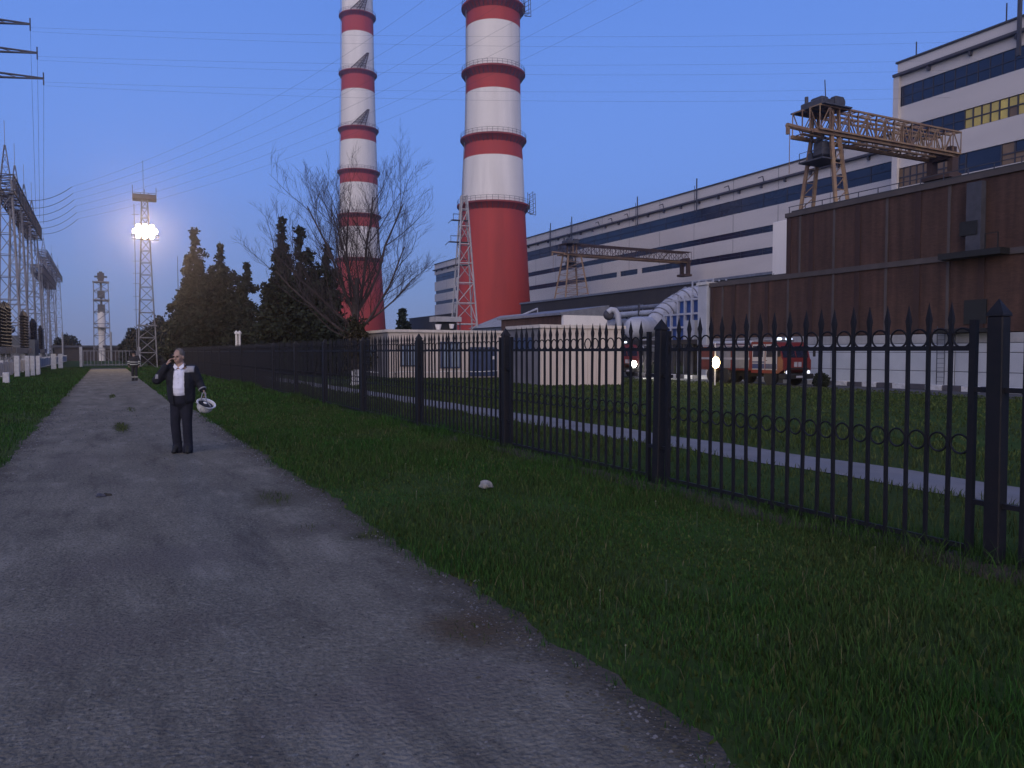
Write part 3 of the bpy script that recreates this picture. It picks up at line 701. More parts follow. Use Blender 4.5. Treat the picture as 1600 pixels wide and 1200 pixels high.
# rooftop unit on beige building
q = P(696, 515, 62)
ru = thing('rooftop_unit', 'grey rooftop ventilation unit with two pale hoods on the beige building', 'ventilator', (q.x, q.y, 3.3), TB)
MB().box(-1.0,1.2,-.5,1.0,.85,1.25).build('canopy', M['concrete'], ru)
MB().bevbox(-.55,.9,-.2,.8,.15,.84,.06).build('housing', M['black'], ru)
MB().lathe([(.16,0),(.27,.42),(.0,.43)],14,(-.75,-.35,.2)).build('hood', M['whitep'], ru); MB().lathe([(.14,0),(.22,.36),(.0,.37)],14,(.35,-.45,.3)).build('hood', M['whitep'], ru)
MB().bar((-.9,.4,-.15),(-.9,.4,.86),.05).bar((1.1,.4,-.15),(1.1,.4,.86),.05).bar((1.1,-.4,-.15),(1.1,-.4,.86),.05).box(-1.2,1.3,-.6,1.1,-.2,-.05).build('stand', M['steeldark'], ru)

# ---------------------------------------------------------------- ducts, vessels, platforms between the sheds and the brick building
def Pt(px, py, D): return P(px, py, D)
du = thing('ribbed_duct', 'large pale ribbed duct bending down beside the blue cladding', 'duct', onG(1045, 80))
o0 = du.location
path = [Pt(1096,460,84), Pt(1074,465,83), Pt(1052,477,82), Pt(1036,490,81), Pt(1024,504,80), Pt(1016,522,80), Pt(1012,548,80)]
pl = [v-o0 for v in path]
fine = []
for i in range(len(pl)-1):
    for k_ in range(4): fine.append(pl[i].lerp(pl[i+1], k_/4))
fine.append(pl[-1])
MB().tube(fine, [1.05-.1*i/len(fine) for i in range(len(fine))], 20).build('duct_skin', M['duct'], du, sharp=60)
for i in range(1, len(fine)-1, 2):
    dirn = (fine[i+1]-fine[i-1]).normalized()
    MB().tube([fine[i]-dirn*.06, fine[i]+dirn*.06], 1.12-.1*i/len(fine), 20).build('flange', M['steel'], du)
bc = thing('blue_enclosure', 'blue clad enclosure in a pale steel frame beside the ribbed duct', 'enclosure', BF(47.5, 0, BZ), TB)
la, lb = Bx(1092,47.5), Bx(1038,47.5)
MB().box(.3, 3.0, la, lb, 3.0, 5.6).build('lower_cladding', M['blue'], bc); MB().box(.3, 3.0, la, la+(lb-la)*.62, 5.75, 6.9).build('upper_cladding', M['blue'], bc)
fr = MB()
for i in range(6):
    y = la+(lb-la)*i/5; fr.box(-.1,.1,y-.1,y+.1,0,7.4 if i<4 else 6.0)
for z in (3.0, 4.4, 5.65, 7.0): fr.box(-.09,.09,la,lb,z-.09,z+.09)
fr.bar((-.05,la,7.0),(-.05,la+2,8.2),.05).bar((-.05,la+2,8.2),(-.05,la+4,7.4),.05)
fr.build('steel_frame', M['duct'], bc)
MB().box(-.4,.28, la+.2, la+1.6, 3.2, 5.0).build('filter_box', M['whiteconc'], bc)
cn = thing('dark_canopy', 'long dark canopy on posts beneath the blue enclosure and duct', 'canopy', BF(45.8, 0, BZ), TB)
la, lb = Bx(1108,45.8), Bx(1006,45.8)
MB().box(-1.2, 6, la, lb, 2.75, 3.15).build('roof', M['dark'], cn)
for i in range(6): MB().box(-1.0,-.8, la+.3+i*(lb-la-.6)/5-.1, la+.3+i*(lb-la-.6)/5+.1, 0, 2.74).build('post', M['steeldark'], cn)
MB().box(5.6,6, la, lb, 0, 2.74).build('back_wall', M['dark'], cn)
pf = thing('service_platform', 'grey service platform with handrails and blue stripe over the vessels', 'platform', BF(62, 0, 0), TB)
la, lb = Bx(1006,62), Bx(944,62)
MB().box(0, 4, la, lb, 4.0, 6.6).build('housing', M['duct'], pf); MB().box(-.12,-.004, la, lb-4.2, 4.1, 5.0).build('blue_stripe', M['blue'], pf)
h = MB()
for i in range(9):
    y = la+(lb-la)*i/8; h.box(-.3,-.2,y-.05,y+.05,0 if i%4==0 else 6.6,8.1)
for z in (7.0,7.5,8.05): h.box(-.29,-.21,la,lb,z-.04,z+.04)
for i in range(4): h.bar((-.25,la+(lb-la)*i/4,6.6),(-.25,la+(lb-la)*(i+1)/4,8.0),.04)
h.build('handrail', M['steel'], pf)
MB().box(-.4,4.2,la-.2,lb+.2,6.602,6.75).build('deck', M['steel'], pf)
tp = thing('top_platform', 'pale steel access platform above the white end wall', 'platform', BF(49, 0, 0), TB)
la, lb = Bx(1112,49), Bx(1080,49); h = MB()
for i in range(4):
    y = la+(lb-la)*i/3; h.box(0,.12,y-.06,y+.06,0,8.6); h.box(1.6,1.72,y-.06,y+.06,0,8.6)
for z in (7.3, 8.0, 8.55): h.box(.01,.11,la,lb,z-.05,z+.05)
h.box(-.1,1.8,la-.1,lb+.1,7.0,7.15); h.build('frame', M['duct'], tp)
hs = thing('pipe_rack', 'low rack of grey pipes running under the annexe roof', 'pipes', BF(58, 0, 0), TB)
la, lb = Bx(1100,58), Bx(1010,58)
for i, (z, r) in enumerate(((6.6,.35),(7.4,.25),(5.6,.5))): MB().tube([(.0+i*.5,la-10,z),(.0+i*.5,lb+16,z)], r, 10).build('pipe', M['duct' if i!=1 else 'steel'], hs)
h = MB()
for i in range(7): y = la-8+i*5; h.box(-.4,-.2,y-.1,y+.1,0,7.8); h.box(1.3,1.5,y-.1,y+.1,0,7.8); h.box(-.4,1.5,y-.09,y+.09,4.9,5.05)
h.build('trestle', M['steeldark'], hs)
# swan-neck vent and dark fan beside the small beige block
sn = thing('vent_pipe', 'pale swan-neck vent pipe at the right end of the small beige block', 'pipe', onG(966, 51)); o0 = sn.location
MB().tube([Pt(950,488,51)-o0, Pt(955,484,51)-o0, Pt(961,485,51)-o0, Pt(965,491,51)-o0, Pt(966,500,51)-o0, Pt(966,526,51)-o0], .2, 12).build('pipe_bend', M['duct'], sn)
MB().ell(Pt(951,492,51.2)-o0, (.36,.36,.36)).build('fan_casing', M['steeldark'], sn)
MB().tube([Pt(966,524,51)-o0, Pt(966,560,51)-o0, Vector((0,0,0))],.1,8).build('standpipe', M['steel'], sn)
vv = thing('round_vessel', 'pale horizontal steel vessel near the foot of the ribbed duct', 'tank', onG(1000, 63)); o0 = vv.location
MB().cap(Pt(992,513,63)-o0, Pt(1012,512,66)-o0, .95, .95, 18).build('tank_shell', M['duct'], vv)
MB().bar(Pt(988,540,63)-o0, Pt(988,588,63)-o0, .12).bar(Pt(1008,540,64)-o0, Pt(1008,588,64)-o0, .12).build('supports', M['steeldark'], vv)
# ---------------------------------------------------------------- iron fence
FN = 6.2; S0 = 3.54; STEP = 4.2
fe = thing('iron_fence', 'black wrought iron fence with rings and spear tips beside the road', 'fence', RS(FN, 0, 0), TR)
def bar_mb(): 
    m = MB().box(-.014,.014,-.014,.014,.06,1.93)
    m.add([(-.014,-.014,1.93),(.014,-.014,1.93),(.014,.014,1.93),(-.014,.014,1.93),(-.02,-.02,1.99),(.02,-.02,1.99),(.02,.02,1.99),(-.02,.02,1.99),(0,0,2.14)],
          [(0,1,5,4),(1,2,6,5),(2,3,7,6),(3,0,4,7),(4,5,8),(5,6,8),(6,7,8),(7,4,8)]); return m
def post_parts(s):
    pm = MB().bevbox(-.06,.06,-.06,.06,-.1,2.0,.008)
    return pm
proto = {}
proto['post'] = post_parts(0).build('post', M['iron'], fe)
proto['cap'] = MB().add([(-.066,-.066,2.0),(.066,-.066,2.0),(.066,.066,2.0),(-.066,.066,2.0),(-.066,-.066,2.02),(.066,-.066,2.02),(.066,.066,2.02),(-.066,.066,2.02),(0,0,2.14)],[(0,3,2,1),(0,1,5,4),(1,2,6,5),(2,3,7,6),(3,0,4,7),(4,5,8),(5,6,8),(6,7,8),(7,4,8)]).build('cap', M['iron'], proto['post'])
proto['br'] = MB().box(-.02,.02,-.22,.22,.49,.53).build('bracket', M['iron'], proto['post'])
proto['br2'] = MB().box(-.02,.02,-.22,.22,1.40,1.44).build('bracket', M['iron'], proto['post'])
proto['foot'] = MB().bevbox(-.12,.12,-.12,.12,-.1,.045,.02).build('footing', M['soil'], proto['post'])
NPOST = 27
sk = lambda k: S0+STEP*k
for k in range(-1, NPOST):
    if k == -1: proto['post'].location = (0, sk(k), 0)
    else:
        c = copy_tree(proto['post'], fe); c.location = (0, sk(k), 0); c.rotation_euler = (random.uniform(-.012,.012), random.uniform(-.012,.012), random.uniform(-.05,.05))
NB = 20
fbar = bar_mb().build('bar', M['iron'], fe); frb = MB().box(-.025,.025,-.025,.025,.0,1.98).build('frame_bar', M['iron'], fe)
ring = MB().torus((0,0,0), .078, .009, 'x', 18, 5).build('ring', M['iron'], fe)
rail = MB().box(-.012,.012,.225,STEP-.225,.11,.15).build('rail', M['iron'], fe)
first = dict(bar=True, frame=True, ring=True, rail=True)
far = MB()
for k in range(-1, NPOST-1):
    s0 = sk(k); a, b = s0+.2, s0+STEP-.2; d = (b-a)/NB
    near = 0 <= k <= 6
    lx = random.uniform(-.012,.012)
    if near:
        for j in (0, NB):
            if first['frame']: frb.location = (lx, a, 0); first['frame'] = False
            else: share(frb, 'frame_bar', fe, (lx, a+j*d, 0))
        for j in range(1, NB):
            r = (random.uniform(-.009,.009), random.uniform(-.009,.009), random.uniform(-.1,.1))
            if first['bar']: fbar.location = (lx, a+j*d, 0); first['bar'] = False
            else: share(fbar, 'bar', fe, (lx, a+j*d, random.uniform(-.006,.006)), r)
        for j in range(NB):
            for z in (1.835, .965):
                if first['ring']: ring.location = (lx, a+(j+.5)*d, z); first['ring'] = False
                else: share(ring, 'ring', fe, (lx, a+(j+.5)*d, z))
        for z in (0, 1.62):
            if first['rail']: rail.location = (lx, s0, 0); first['rail'] = False
            else: share(rail, 'rail', fe, (lx, s0, z))
    else:
        for j in range(0, NB+1):
            y = a+j*d
            far.box(-.014,.014,y-.014,y+.014,.05,1.96).add([(-.018,y-.018,1.96),(.018,y-.018,1.96),(.018,y+.018,1.96),(-.018,y+.018,1.96),(0,y,2.14)],[(0,1,4),(1,2,4),(2,3,4),(3,0,4)])
        for j in range(NB):
            for z in (1.835,.965): far.torus((0, a+(j+.5)*d, z), .078, .010, 'x', 10, 3)
        far.box(-.012,.012,a,b,.11,.15).box(-.012,.012,a,b,1.73,1.77)
tag(far.build('far_bars', M['iron'], fe), kind='stuff')
# low earth bank under the fence
vs, fs = [], []
S = list(np.arange(-4, 112, .5))
for s_ in S:
    for n_, z in ((FN-.35, -.02), (FN-.15, .035+.02*math.sin(s_*2.3)), (FN+.12, .03+.02*math.sin(s_*1.7+1)), (FN+.35, -.02)): vs.append(tuple(RS(n_+.04*math.sin(s_*3), s_, z)))
for i in range(len(S)-1):
    for k in range(3): fs.append((i*4+k, i*4+k+1, i*4+5+k, i*4+4+k))
tag(MB().add(vs, fs).build('soil_bank', M['soil']), kind='structure')

# ---------------------------------------------------------------- floodlight tower
D = 82; p = onG(231.5, D)
ft = thing('floodlight_tower', 'steel lattice floodlight tower with glowing lamps and dark top platform', 'light tower', (p.x, p.y, -.05), TR-.05)
zp = P(227,312,D).z; zk = P(231,508,D).z
m = MB(); lattice(m, 0, zk, 1.85, 1.55, 3, .085, .05); lattice(m, zk, zp, 1.5, .55, 11, .07, .04)
m.box(-.95,.95,-.95,.95,zk-.06,zk+.06); m.build('lattice_frame', M['steel'], ft)
m = MB().box(-1.15,1.15,-.9,.9,zp,zp+.16)
for x in (-1.1,-.37,.37,1.1):
    for y in (-.85,.85): m.bar((x,y,zp),(x,y,zp+.62),.035)
for y in (-.86,.86):
    for z in (.25,.6): m.bar((-1.1,y,zp+z),(1.1,y,zp+z),.03)
    m.box(-1.12,1.12,y-.012,y+.012,zp+.05,zp+.48)
m.build('top_platform', M['steeldark'], ft)
for x, h in ((-1.12,1.35),(1.12,1.2),(0,1.0)): MB().bar((x,-.8,zp),(x,-.8,zp+h),.04).build('whip_aerial', M['steeldark'], ft)
MB().bar((-.1,0,zp),(-.1,0,zp+4.2),.025).build('lightning_rod', M['steeldark'], ft)
zl = P(225,363,D).z
m = MB()
for z in (-.8,-.3,.2): m.bar((-1.3,-.7,zl+z),(1.3,-.7,zl+z),.04)
for x in (-.64,0,.64): m.bar((x,-.72,zl-.8),(x,-.72,zl+.3),.03)
for y in (-.7,.7): m.bar((-1.35,y,zl-.32),(1.35,y,zl-.32),.04)
for x in (-1.3,-.4,.4,1.3): m.bar((x,-.7,zl-.32),(x,.7,zl-.32),.03)
m.build('lamp_frame', M['steeldark'], ft)
hb = MB().lathe([(.10,-.26),(.2,-.2),(.30,.0),(.29,.02)], 16); lb_ = MB().lathe([(0,.015),(.27,.016),(.20,.06),(0,.09)], 16)
hp = None
for (x, zo) in ((-.95,.0),(-.32,.0),(.32,.0),(.95,.0),(-.64,.50),(0,.52),(.64,.50),(-.64,-.48),(0,-.5),(.64,-.48)):
    if hp is None: hp = hb.build('floodlight', M['steeldark'], ft); lp_ = lb_.build('lamp', M['flood'], hp); o = hp
    else: o = share(hp, 'floodlight', ft, (0,0,0)); share(lp_, 'lamp', o, (0,0,0))
    o.location = (x, -.95, zl+zo); o.rotation_euler = (R(82), 0, TR*-.9+R(x*8))
    MB().bar((0,0,-.24),(0,.55,-.28),.03).build('yoke', M['steeldark'], o)
ll_ = bpy.data.lights.new('floodlight_beam', 'SPOT'); ll_.spot_size = R(168); ll_.spot_blend = .35; ll_.energy = 10000; ll_.color = (1,.72,.44); ll_.shadow_soft_size = .6
lo_ = bpy.data.objects.new('floodlight_beam', ll_); col.objects.link(lo_); lo_.parent = ft; lo_.location = (-.1,-1.3,zl); lo_.rotation_euler = (R(-84),0,0)
# pole with stubby arms beside the tower
p = onG(215, 83); ap = thing('aerial_pole', 'thin pole with short crossarms close left of the floodlight tower', 'pole', (p.x, p.y, 0), 0)
MB().bar((0,0,0),(0,0,P(216,318,83).z),.035,5).build('pole', M['steel'], ap)
for y in (335, 350, 408, 427, 443, 463, 484): MB().bar((-.28,0,P(216,y,83).z),(.5,0,P(216,y,83).z),.03).build('crossarm', M['steel'], ap)

# ---------------------------------------------------------------- water tower at the end of the road
D = 150; p = onG(161, D)
wt = thing('water_tower', 'distant pale cylindrical tower in a lattice cage at the road end', 'tower', (p.x, p.y, 0), TR)
m = MB(); zt = P(160,441,D).z; lattice(m, 0, zt, 2.9, 2.5, 7, .10, .06); 
for py in (441,469,512): z = P(160,py,D).z; m.box(-1.45,1.45,-1.45,1.45,z-.1,z+.1)
m.build('lattice_cage', M['steel'], wt)
z = P(160,488,D).z
MB().lathe([(.62,0),(.62,z*.55),(.7,z*.56),(.7,z),(.5,z+.3)],20).build('cylinder', M['whitep'], wt)
for a, b in ((476,489),(455,466)): MB().bevbox(-.65,.65,-.65,.65,P(160,b,D).z,P(160,a,D).z,.06).build('dark_cabin', M['transformer'], wt)
MB().bar((0,0,z),(0,0,zt+.4),.22,8).build('riser', M['steel'], wt)
zc = zt+.1
MB().box(-.5,.5,-.5,.5,zc,zc+.5).box(-1.1,1.1,-.3,.3,zc+.8,zc+1.1).box(-.6,.6,-.4,.4,zc+.5,zc+1.7).box(-.3,.3,-.3,.3,zc+1.7,zc+1.95).build('crown', M['steeldark'], wt)
D = 110; p = onG(281, D); ma = thing('radio_mast', 'thin whip radio mast rising behind the left dark trees', 'mast', (p.x,p.y,0)); MB().tube([(0,0,0),(0,0,P(281,440,D).z),(0,0,P(281,400,D).z)],[.09,.05,.03],5).build('pole', M['steeldark'], ma)

# ---------------------------------------------------------------- substation on the left
def portal(label, n, s1, s2, zb, cols, wbeam, drop=True):
    o = thing('substation_gantry', label, 'gantry', RS(n, s1), TR, 'substation gantries')
    L_ = s2-s1
    for t in cols:
        y = L_*t; m = MB(); lattice(m, 0, zb, 2.0, .9, 9, .075, .04, 0, y); m.build('lattice_column', M['steel'], o)
        sp_ = MB(); lattice(sp_, zb, zb+3.2, .8, .1, 3, .04, .025, 0, y); sp_.bar((0,y,zb+3),(0,y,zb+5.5),.03); sp_.build('spire', M['steel'], o)
    m = MB(); truss(m, (0,-2,zb), (0,L_+1,zb), wbeam, 1.5, 22, .085, .055); m.build('beam', M['steeldark'], o)
    m = None
    for i in range(6):
        y = L_*(i+.5)/6
        if m is None:
            mm = MB(); mm.tube([(0,0,-.2),(0,0,-2.6)],.04)
            for j in range(11): mm.lathe([(.03,0),(.14,.03),(.03,.1)],8,(0,0,-.4-.18*j-.1))
            m = mm.build('insulator_string', M['porcelain'], o); m.location = (.3,y,zb-1.4)
        else: share(m, 'insulator_string', o, (.3, y, zb-1.4))
    return o
portal('tallest lattice substation gantry at the left edge of the picture', -8.0, 86.5, 118.6, 18.0, (0.02,.30,.62,.95), 1.7)
portal('second lattice substation gantry, lower and further along the verge', -10.3, 160, 197, 17.0, (.05,.5,.95), 1.8)
portal('farthest lattice substation gantry beyond the second one', -11.8, 199, 265, 24.0, (.05,.5,.95), 1.8)
# yard equipment
def breaker(px, D, h, k):
    p = onG(px, D); o = thing('circuit_breaker', ['dark three pole circuit breaker in the substation yard','dark tall bushing set beside the nearest gantry leg','dark bushing set between the substation gantries','dark breaker pole group at the far left edge','low dark breaker behind the concrete posts'][k], 'breaker', p, TR, 'substation switchgear')
    MB().box(-.5,.5,-1.6,1.6,1.6,2.1).build('support_frame', M['steeldark'], o)
    for y in (-1.3,0,1.3):
        MB().box(-.12,.12,y-.12,y+.12,0,1.59).build('leg', M['concrete'], o)
        prof = [(.2,2.1)]
        for j in range(12): z = 2.15+(h-2.3)*j/12; prof += [(.30,z+.05),(.2,z+.14)]
        prof += [(.12,h),(.0,h+.2)]
        MB().lathe(prof, 10, (0,y,0)).build('insulator', M['porcelain'], o)
breaker(12, 62, 5.6, 0); breaker(40, 72, 5.4, 1); breaker(54, 84, 5.2, 2); breaker(3, 56, 5.2, 3); breaker(66, 100, 5.0, 4)
p = onG(22, 80); tf = thing('transformer', 'dark grey power transformer with radiators low in the substation yard', 'transformer', p, TR)
MB().bevbox(-1.4,1.4,-2.6,2.6,.4,3.4,.08).build('tank', M['transformer'], tf)
for i in range(10): MB().box(1.45,2.1,-2.4+i*.5,-2.25+i*.5,.8,3.0).build('radiator_fin', M['transformer'], tf)
MB().tube([(-.3,-1.5,4.1),(-.3,1.5,4.1)],.42,12).build('conservator', M['transformer'], tf)
MB().box(-1.5,1.5,-2.7,2.7,-.1,.4).build('plinth', M['concrete'], tf)
# concrete fence of the substation
def cpost(px, py_bot, py_top, w_, label, dup=None):
    D = None
    g = ray(px, py_bot); t = -CAM_H/g.z; q = g*t; zt_ = P(px, py_top, q.y).z
    o = MB().bevbox(-w_/2,w_/2,-w_/2,w_/2,-.05,zt_,.02).build('concrete_post', M['limewash'], loc=(q.x,q.y,0), rotz=TR); tag(o, label, 'post', 'limewashed posts by the substation'); return o
cpost(27, 590, 556, .30, 'single limewashed concrete post nearest the left edge')
cpost(43, 589, 556, .26, 'left post of the trio of limewashed posts'); cpost(51.5, 588, 556, .26, 'middle post of the trio of limewashed posts'); cpost(60, 587, 556, .26, 'right post of the trio of limewashed posts')
cpost(84, 578, 553, .42, 'left limewashed post of the far pair by the verge'); cpost(95, 577, 553, .40, 'right limewashed post of the far pair by the verge')
cpost(10, 600, 582, .30, 'low limewashed stub at the bottom of the left picture edge')
pf2 = thing('panel_fence', 'low pale concrete panel fence between substation and road', 'fence', RS(-6.3, 60), TR)
pnl = MB().bevbox(-.05,.05,.05,2.95,.1,1.0,.02).build('panel', M['concrete'], pf2)
for i in range(1, 34): share(pnl, 'panel', pf2, (random.uniform(-.03,.03), i*3, random.uniform(-.05,.05)))
ppst = MB().box(-.08,.08,-.05,.05,0,1.15).build('post', M['limewash'], pf2)
for i in range(1, 35): share(ppst, 'post', pf2, (0, i*3, 0))
gt = thing('gate', 'pale blue lattice gate closing the far end of the road', 'gate', RS(-2.2, 100), TR)
m = MB()
for i in range(16): m.box(i*.36-.03,i*.36+.03,-.03,.03,.15,1.9)
m.box(-.03,5.43,-.025,.025,.2,.28).box(-.03,5.43,-.025,.025,1.8,1.88); m.build('grille', M['steel'], gt)
for x in (-.25, 5.7): MB().bevbox(x-.15,x+.15,-.15,.15,0,2.3,.03).build('gate_post', M['limewash'], gt)
sh_ = thing('dark_shed', 'long low dark shed across the far end of the road', 'shed', onG(150, 150), 0)
MB().box(-8, 9, 0, 5, 0, 2.6).build('wall', M['dark'], sh_); MB().box(-8.4,9.4,-.5,5.4,2.602,3.0).build('roof', M['steeldark'], sh_)
for x in (-5.8, 3.6): 
    MB().bar((x,-.9,0),(x,-.9,5.6),.16,8).build('pole', M['concrete'], sh_)

# pylon whose arms reach into the top left corner
D = 100; tips = [P(47,37,D), P(58,82,D), P(68,122,D)]
base = onG(-95, D); py_ = thing('pylon', 'lattice pylon with three crossarms reaching in at the top left corner', 'pylon', base, 0)
m = MB(); lattice(m, 0, tips[0].z+4, 5.5, 1.2, 12, .12, .07); m.build('lattice_body', M['steeldark'], py_)
for i, tp_ in enumerate(tips):
    q = tp_-py_.location; root_ = Vector((.6, 0, q.z+1.2)); m = MB()
    for y in (-.5,.5):
        m.bar(root_+Vector((0,y,.5)), q, .10); m.bar(root_+Vector((0,y,-.7)), q-Vector((0,0,.1)), .10)
    for k in range(8):
        u, v = k/8, (k+1)/8; m.bar((root_+Vector((0,-.5,.5))).lerp(q,u), (root_+Vector((0,.5,-.7))).lerp(q,v), .05, 3); m.bar((root_+Vector((0,.5,.5))).lerp(q,u), (root_+Vector((0,-.5,-.7))).lerp(q,v), .05, 3)
    m.bar(q+Vector((0,0,.7)), q-Vector((0,0,.9)), .08); m.build('crossarm', M['steeldark'], py_)
# wires
def wire(name, label, group, p, q, sag, r=.022, n=24):
    pts = [p.lerp(q, i/n)-Vector((0,0,sag*4*(i/n)*(1-i/n))) for i in range(n+1)]
    o = thing(name, label, 'wire', p, 0, group)
    MB().tube([v-p for v in pts], r, 3, cap=False).build('strand', M['steeldark'], o); return o
for i, nm in enumerate(('top', 'middle', 'lowest')):
    far_ = P(1900, 24+44*i, 108)
    for j, dz in enumerate((-.5, -.8)):
        wire('overhead_wire', '%s wire running right from the %s pylon crossarm' % (('upper','lower')[j], nm), 'wires across the sky', tips[i]+Vector((0,.5*j,dz)), far_+Vector((0,1.5*j,dz*2)), 1.5+.5*j, .011)
    wire('drop_wire', 'vertical wire hanging down from the %s pylon crossarm' % nm, 'wires hanging from the pylon', tips[i]-Vector((0,0,.9)), P(56+6*i, 330+10*i, 92), .3, .02)
desc = ('first','second','third','fourth','fifth','sixth')
for i in range(6):
    s_ = 88+5*i; st_ = RS(-7.6, s_, 16.6); via = P(112+2*i, 292+10*i, 78+3*i)
    wire('jumper_wire', '%s sagging wire from the tallest gantry beam, counted from near' % desc[i], 'wires sagging from the tallest gantry', st_, via, .8, .03)
    wire('slack_wire', '%s thin wire climbing from the tallest gantry over the road, counted from near' % desc[i], 'wires climbing over the road', via, P(780+60*i, -90+10*i, 70), 2.5, .010)

# ---------------------------------------------------------------- trees
def crown_mesh(name, clusters, per, size, m, parent, seed, droop=.4):
    g = np.random.default_rng(seed); N_ = len(clusters); C_ = np.array([c[:3] for c in clusters]); Rr = np.array([c[3] for c in clusters])
    n = N_*per; c = np.repeat(C_, per, 0); rr = np.repeat(Rr, per)
    d = g.normal(size=(n,3)); d /= np.linalg.norm(d,axis=1)[:,None]
    pos = c+d*(rr*g.random(n)**.45)[:,None]*np.array([1,1,.9])
    a = g.normal(size=(n,3)); a[:,2] -= droop; a /= np.linalg.norm(a,axis=1)[:,None]
    b = np.cross(a, g.normal(size=(n,3))); b /= np.linalg.norm(b,axis=1)[:,None]
    s = (size*(.6+.8*g.random(n)))[:,None]
    V = np.stack([pos-a*s*.1, pos+b*s*.36+a*s*.4, pos+a*s, pos-b*s*.36+a*s*.4], 1).reshape(-1,3)
    F_ = np.arange(n*4).reshape(-1,4)
    return quad_mesh(name, V, [F_], m, parent)
def leafy_tree(label, px, D, tips_, width, seed, group='dark trees beyond the fence', low=.06, per=46, leaf=.30, mm='leaf'):
    """tips_: list of (px, py_top, halfwidth_px) spires sharing one trunk"""
    p = onG(px, D); o = thing('leafy_tree', label, 'tree', p, 0, group); g = random.Random(seed)
    cl = []; tb = MB(); sc_ = D/F
    for (tx, ty, hw) in tips_:
        H = P(tx, ty, D).z-p.z; X0 = (tx-px)*sc_; W_ = hw*sc_
        ph = [g.uniform(0,6.28) for _ in range(4)]
        nz = int(H*4.2)
        tb.tube([(X0*.15,0,0),(X0*.5,.1,H*.3),(X0*.9,.0,H*.65),(X0,0,H*.97)],[.05*H**.5+.08,.12,.08,.02],6)
        for i in range(nz):
            t = low+(1-low)*(i+.5)/nz; prof_ = (min(1,(1-t)*2.1)**.8)*(.80+.22*math.sin(7*t+ph[0])+.26*math.sin(21*t+ph[1])+.12*math.sin(47*t+ph[2]))
            w_ = max(.12, W_*prof_)
            for q in range(max(1, int(w_*3.2)+(1 if g.random()<.5 else 0))):
                a = g.uniform(0,2*math.pi); rr = w_*math.sqrt(g.random())
                if g.random()<.10 and t<.93: rr = w_*g.uniform(1.05,1.5)
                cr = g.uniform(.26,.68)*min(1,.45+w_*.5)
                cl.append((X0*(.35+.65*min(1,t*1.4))+rr*math.cos(a), rr*math.sin(a)*.9, H*t+g.uniform(-.25,.25), cr))
                if g.random()<.3: tb.tube([(X0*min(1,t+.2),0,max(.3,H*t-.5)),(X0+rr*math.cos(a)*.8,rr*math.sin(a)*.8,H*t)],[.04,.012],4)
    tb.build('trunk', M['bark'], o)
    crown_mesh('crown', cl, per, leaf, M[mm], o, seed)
    return o
LT = [
 ('tallest dark tree of the left group with a ragged narrow tip', 306, 78, [(307,358,20),(298,398,26),(318,412,26),(292,440,30)], 0, 11),
 ('dark tree right of the tallest one with forked top', 342, 80, [(348,383,24),(334,415,30),(360,432,28),(340,450,36)], 0, 12),
 ('slimmer dark tree leaning right at the end of the left group', 380, 77, [(388,409,17),(376,432,24),(396,478,16)], 0, 13),
 ('short bushy dark tree at the left foot of the left group', 286, 82, [(280,462,18),(292,470,26)], 0, 14),
 ('tall dark spire tree at the left of the right group', 446, 62, [(444,346,18),(434,392,26),(454,402,30),(430,440,24)], 0, 21),
 ('dark spire tree in the middle of the right group', 476, 60, [(472,354,22),(486,396,32),(468,430,36)], 0, 22),
 ('broad dark tree at the right of the right group beside the slim chimney', 510, 58, [(511,386,24),(522,424,26),(498,430,32)], 0, 23),
 ('low dark tree at the left foot of the right group', 422, 66, [(417,446,15),(428,462,26)], 0, 24),
]
for a in LT: leafy_tree(*a)
def round_tree(label, px, D, py_top, hw, seed, group='dark trees beyond the fence'):
    p = onG(px, D); o = thing('round_tree', label, 'tree', p, 0, group); g = random.Random(seed); H = P(px,py_top,D).z-p.z; W_ = hw*D/F; cl = []
    for i in range(int(60+W_*22)):
        a = g.uniform(0,6.283); u = g.random(); r_ = W_*math.sqrt(g.random()); z = H*(.12+.85*u*math.sqrt(max(.05,1-(r_/W_)**2)))
        cl.append((r_*math.cos(a), r_*math.sin(a)*.8, z, g.uniform(.5,1.0)*min(1.2,W_*.3+.2)))
    tb = MB().tube([(0,0,0),(.1,0,H*.4),(0,.1,H*.8)],[.25,.16,.05],6)
    for i in range(6): a = i; tb.tube([(0,0,H*.25),(W_*.6*math.cos(a),W_*.5*math.sin(a),H*.6)],[.1,.03],4)
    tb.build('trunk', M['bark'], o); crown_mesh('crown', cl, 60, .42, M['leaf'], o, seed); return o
round_tree('wide rounded dark tree behind the floodlight tower', 252, 118, 497, 34, 31)
round_tree('rounded dark tree left of the floodlight tower base', 215, 125, 512, 22, 32)
round_tree('small rounded tree left of the water tower', 105, 165, 518, 18, 33)
round_tree('low rounded dark tree between the two dark groups', 400, 85, 512, 30, 34)
round_tree('low dark tree hugging the fence under the left group', 330, 84, 492, 48, 35)
round_tree('low dark tree hugging the fence under the right group', 470, 66, 478, 55, 36)
round_tree('low dark thicket tree in front of the left group', 265, 100, 520, 30, 37)
# small conifer behind the beige building
p = onG(630, 85); o = thing('conifer', 'small dark conifer behind the beige building roof', 'tree', p); H = P(630,483,85).z-p.z; g = random.Random(5); cl = []
MB().tube([(0,0,0),(0,0,H)],[.18,.02],6).build('trunk', M['bark'], o)
for i in range(90):
    t = .25+.75*i/90; w_ = 1.75*(1-t)**.8+.08; a = g.uniform(0,6.28); r_ = w_*g.uniform(.2,1); cl.append((r_*math.cos(a), r_*math.sin(a), H*t-r_*.25, .30))
crown_mesh('crown', cl, 40, .26, M['leaf'], o, 5)
